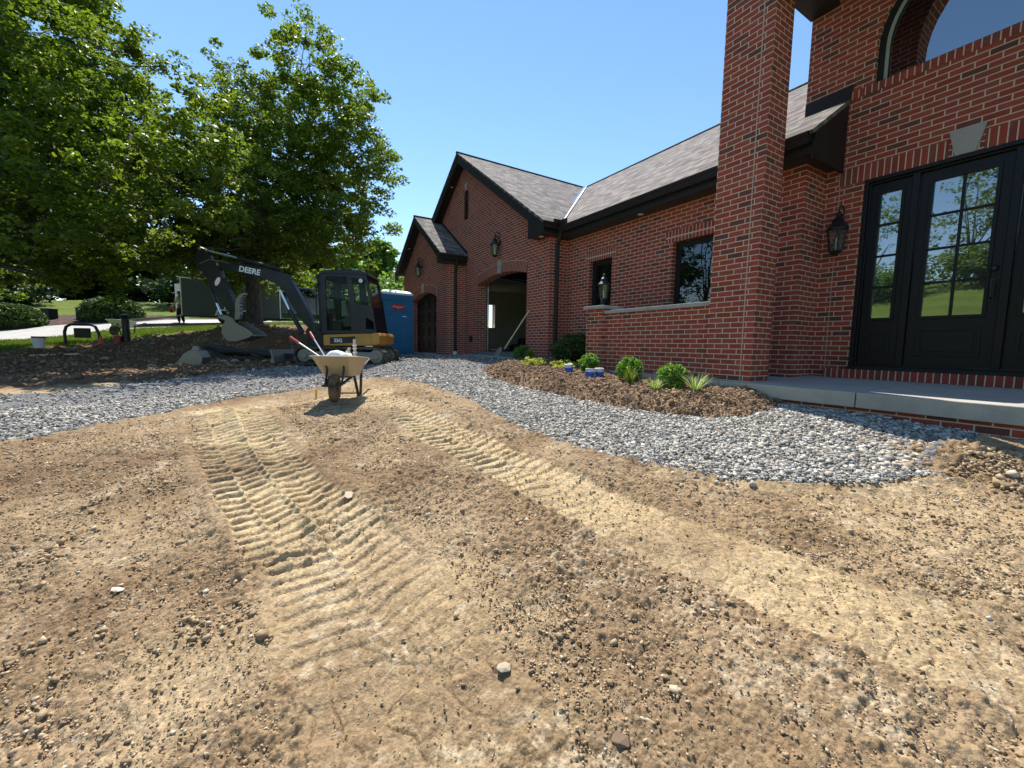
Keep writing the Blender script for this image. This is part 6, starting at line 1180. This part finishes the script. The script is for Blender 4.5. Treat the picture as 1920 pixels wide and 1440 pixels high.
def person():
    x, y, z = spot(346, 22.6); root = empty('person', (x, y, z+.03), yaw_of(-HX), 'person in a white shirt and dark trousers at the trailer ramp holding a red can', 'person')
    def skin(name, V, E, R, mat, par):
        me = bpy.data.meshes.new(name); me.from_pydata(V, E, []); me.update(); o = bpy.data.objects.new(name, me); COL.objects.link(o); o.parent = par; me.materials.append(M[mat])
        md = o.modifiers.new('skin', 'SKIN'); sk = me.skin_vertices[0] if me.skin_vertices else None
        if sk is None:
            import bmesh; bm = bmesh.new(); bm.from_mesh(me); bm.verts.layers.skin.verify(); bm.to_mesh(me); bm.free(); sk = me.skin_vertices[0]
        for i, r in enumerate(R): sk.data[i].radius = r if hasattr(r, '__len__') else (r, r)
        sk.data[0].use_root = True; s = o.modifiers.new('sub', 'SUBSURF'); s.levels = s.render_levels = 2
        for p_ in me.polygons: p_.use_smooth = True
        md.use_smooth_shade = True; return o
    V = [(0, 0, .95), (0, 0, 1.15), (0, 0, 1.38), (.01, 0, 1.47), (.03, 0, 1.55), (.045, 0, 1.64), (.04, 0, 1.72), (0, .17, 1.40), (.06, .22, 1.15), (.22, .20, .98), (.29, .20, .94), (0, -.17, 1.40), (-.02, -.22, 1.14), (.10, -.21, .92), (.14, -.21, .85), (0, .09, .90), (.06, .10, .50), (.0, .10, .09), (.10, .10, .05), (0, -.09, .90), (.0, -.10, .50), (-.08, -.10, .09), (.02, -.10, .05)]
    E = [(0, 1), (1, 2), (2, 3), (3, 4), (4, 5), (5, 6), (2, 7), (7, 8), (8, 9), (9, 10), (2, 11), (11, 12), (12, 13), (13, 14), (0, 15), (15, 16), (16, 17), (17, 18), (0, 19), (19, 20), (20, 21), (21, 22)]
    R = [(.11, .13), (.10, .13), (.11, .15), .055, .075, .095, .07, .06, .045, .035, .03, .06, .045, .035, .03, .09, .06, .04, .035, .09, .06, .04, .035]
    body = skin('body', V, E, R, 'skin', root)
    skin('shirt', [(0, 0, .98), (0, 0, 1.15), (0, 0, 1.36), (.005, 0, 1.44), (0, .175, 1.40), (.04, .215, 1.22), (0, -.175, 1.40), (-.015, -.215, 1.22)], [(0, 1), (1, 2), (2, 3), (2, 4), (4, 5), (2, 6), (6, 7)], [(.14, .165), (.13, .16), (.14, .18), (.075, .08), .08, .065, .08, .065], 'shirt', body)
    skin('trousers', [(0, 0, 1.0), (0, 0, .93), (0, .09, .88), (.06, .10, .50), (.0, .10, .13), (0, -.09, .88), (.0, -.10, .50), (-.08, -.10, .13)], [(0, 1), (1, 2), (2, 3), (3, 4), (1, 5), (5, 6), (6, 7)], [(.13, .155), (.13, .16), .11, .08, .07, .11, .08, .07], 'pants', body)
    MB().ell((.02, 0, 1.69), (.105, .09, .085), 12, 8).build('hair', M['hair'], body, smooth=True); MB().ell((.145, 0, 1.63), (.02, .014, .02), 8, 6).build('nose', M['skin'], body, smooth=True)
    for s in (-1, 1): MB().ell((.125, .032*s, 1.655), (.012, .012, .008), 8, 6).build('eye', M['hair'], body)
    for k in range(5):
        for (hx_, hy_, hz_) in ((.29, .20, .93), (.14, -.21, .84)): MB().tube([(hx_, hy_-.03+k*.015, hz_), (hx_+.03, hy_-.03+k*.015, hz_-.035), (hx_+.01, hy_-.03+k*.015, hz_-.06)], [.009, .008, .006], 6).build('finger', M['skin'], body)
    Mx = Matrix.Rotation(yaw_of(-HX), 3, 'Z'); p = Vector((x, y, z+.03))+Mx @ Vector((.31, .20, .62)); t = empty('red_container', p, 0, 'red container in the hand of the person at the trailer', 'container'); MB().box(-.10, .10, -.08, .08, -.02, .22).build('body', M['pred'], t, bevel=.02); MB().tube([(-.07, 0, .22), (-.05, 0, .27), (.05, 0, .27), (.07, 0, .22)], .012, 6).build('handle', M['pred'], t)
person()
# mower standing inside the open garage
x, y = -13.4, 8.6; t = empty('push_mower', (x, y, .215), math.radians(40), 'dark push mower standing in the dim open garage', 'mower'); MB().box(-.35, .35, -.26, .26, .10, .26).build('deck', M['blackp'], t, bevel=.04); MB().lathe([(.17, .26), (.17, .42), (.12, .48), (0, .49)], n=18).build('engine', M['blackp'], t)
MB().tube([(-.3, .2, .22), (-.85, .22, .95), (-.92, .2, 1.02), (-.92, -.2, 1.02), (-.85, -.22, .95), (-.3, -.2, .22)], .016, 8).build('handle', M['graym'], t)
for sx in (-.3, .3):
    for sy in (-.3, .3): MB().lathe([(0, -.025), (.11, -.025), (.11, .025), (0, .025)], n=18, M=Matrix.Translation((sx, sy, .11)) @ Matrix.Rotation(math.radians(90), 4, 'X')).build('wheel', M['rubber'], t)
# dry sticks and straw on the bare dirt
def sticks():
    for (px, py, L_, lb) in [(1180, 1360, .16, 'curved pale stick near the bottom right centre'), (728, 1120, .10, 'short straw stub left of centre at the end of the track marks'), (1290, 1370, .12, 'thin pale twig near the bottom edge right of the curved stick'), (1085, 905, .11, 'small twig between the two track bands')]:
        p = ground_at(px, py); t = MB(); a = rnd.uniform(0, 3.1); pts = [(math.cos(a)*L_*k/5+rnd.uniform(-.006, .006), math.sin(a)*L_*k/5+rnd.uniform(-.006, .006), .012+.006*math.sin(k*1.3)) for k in range(6)]
        o = t.tube(pts, [.0045, .005, .0045, .004, .003, .0018], 6).build('stick', M['pale'], None, smooth=True); o.location = (p.x, p.y, p.z+.02); tag(o, lb, 'stick', 'dry sticks on the dirt')
sticks()
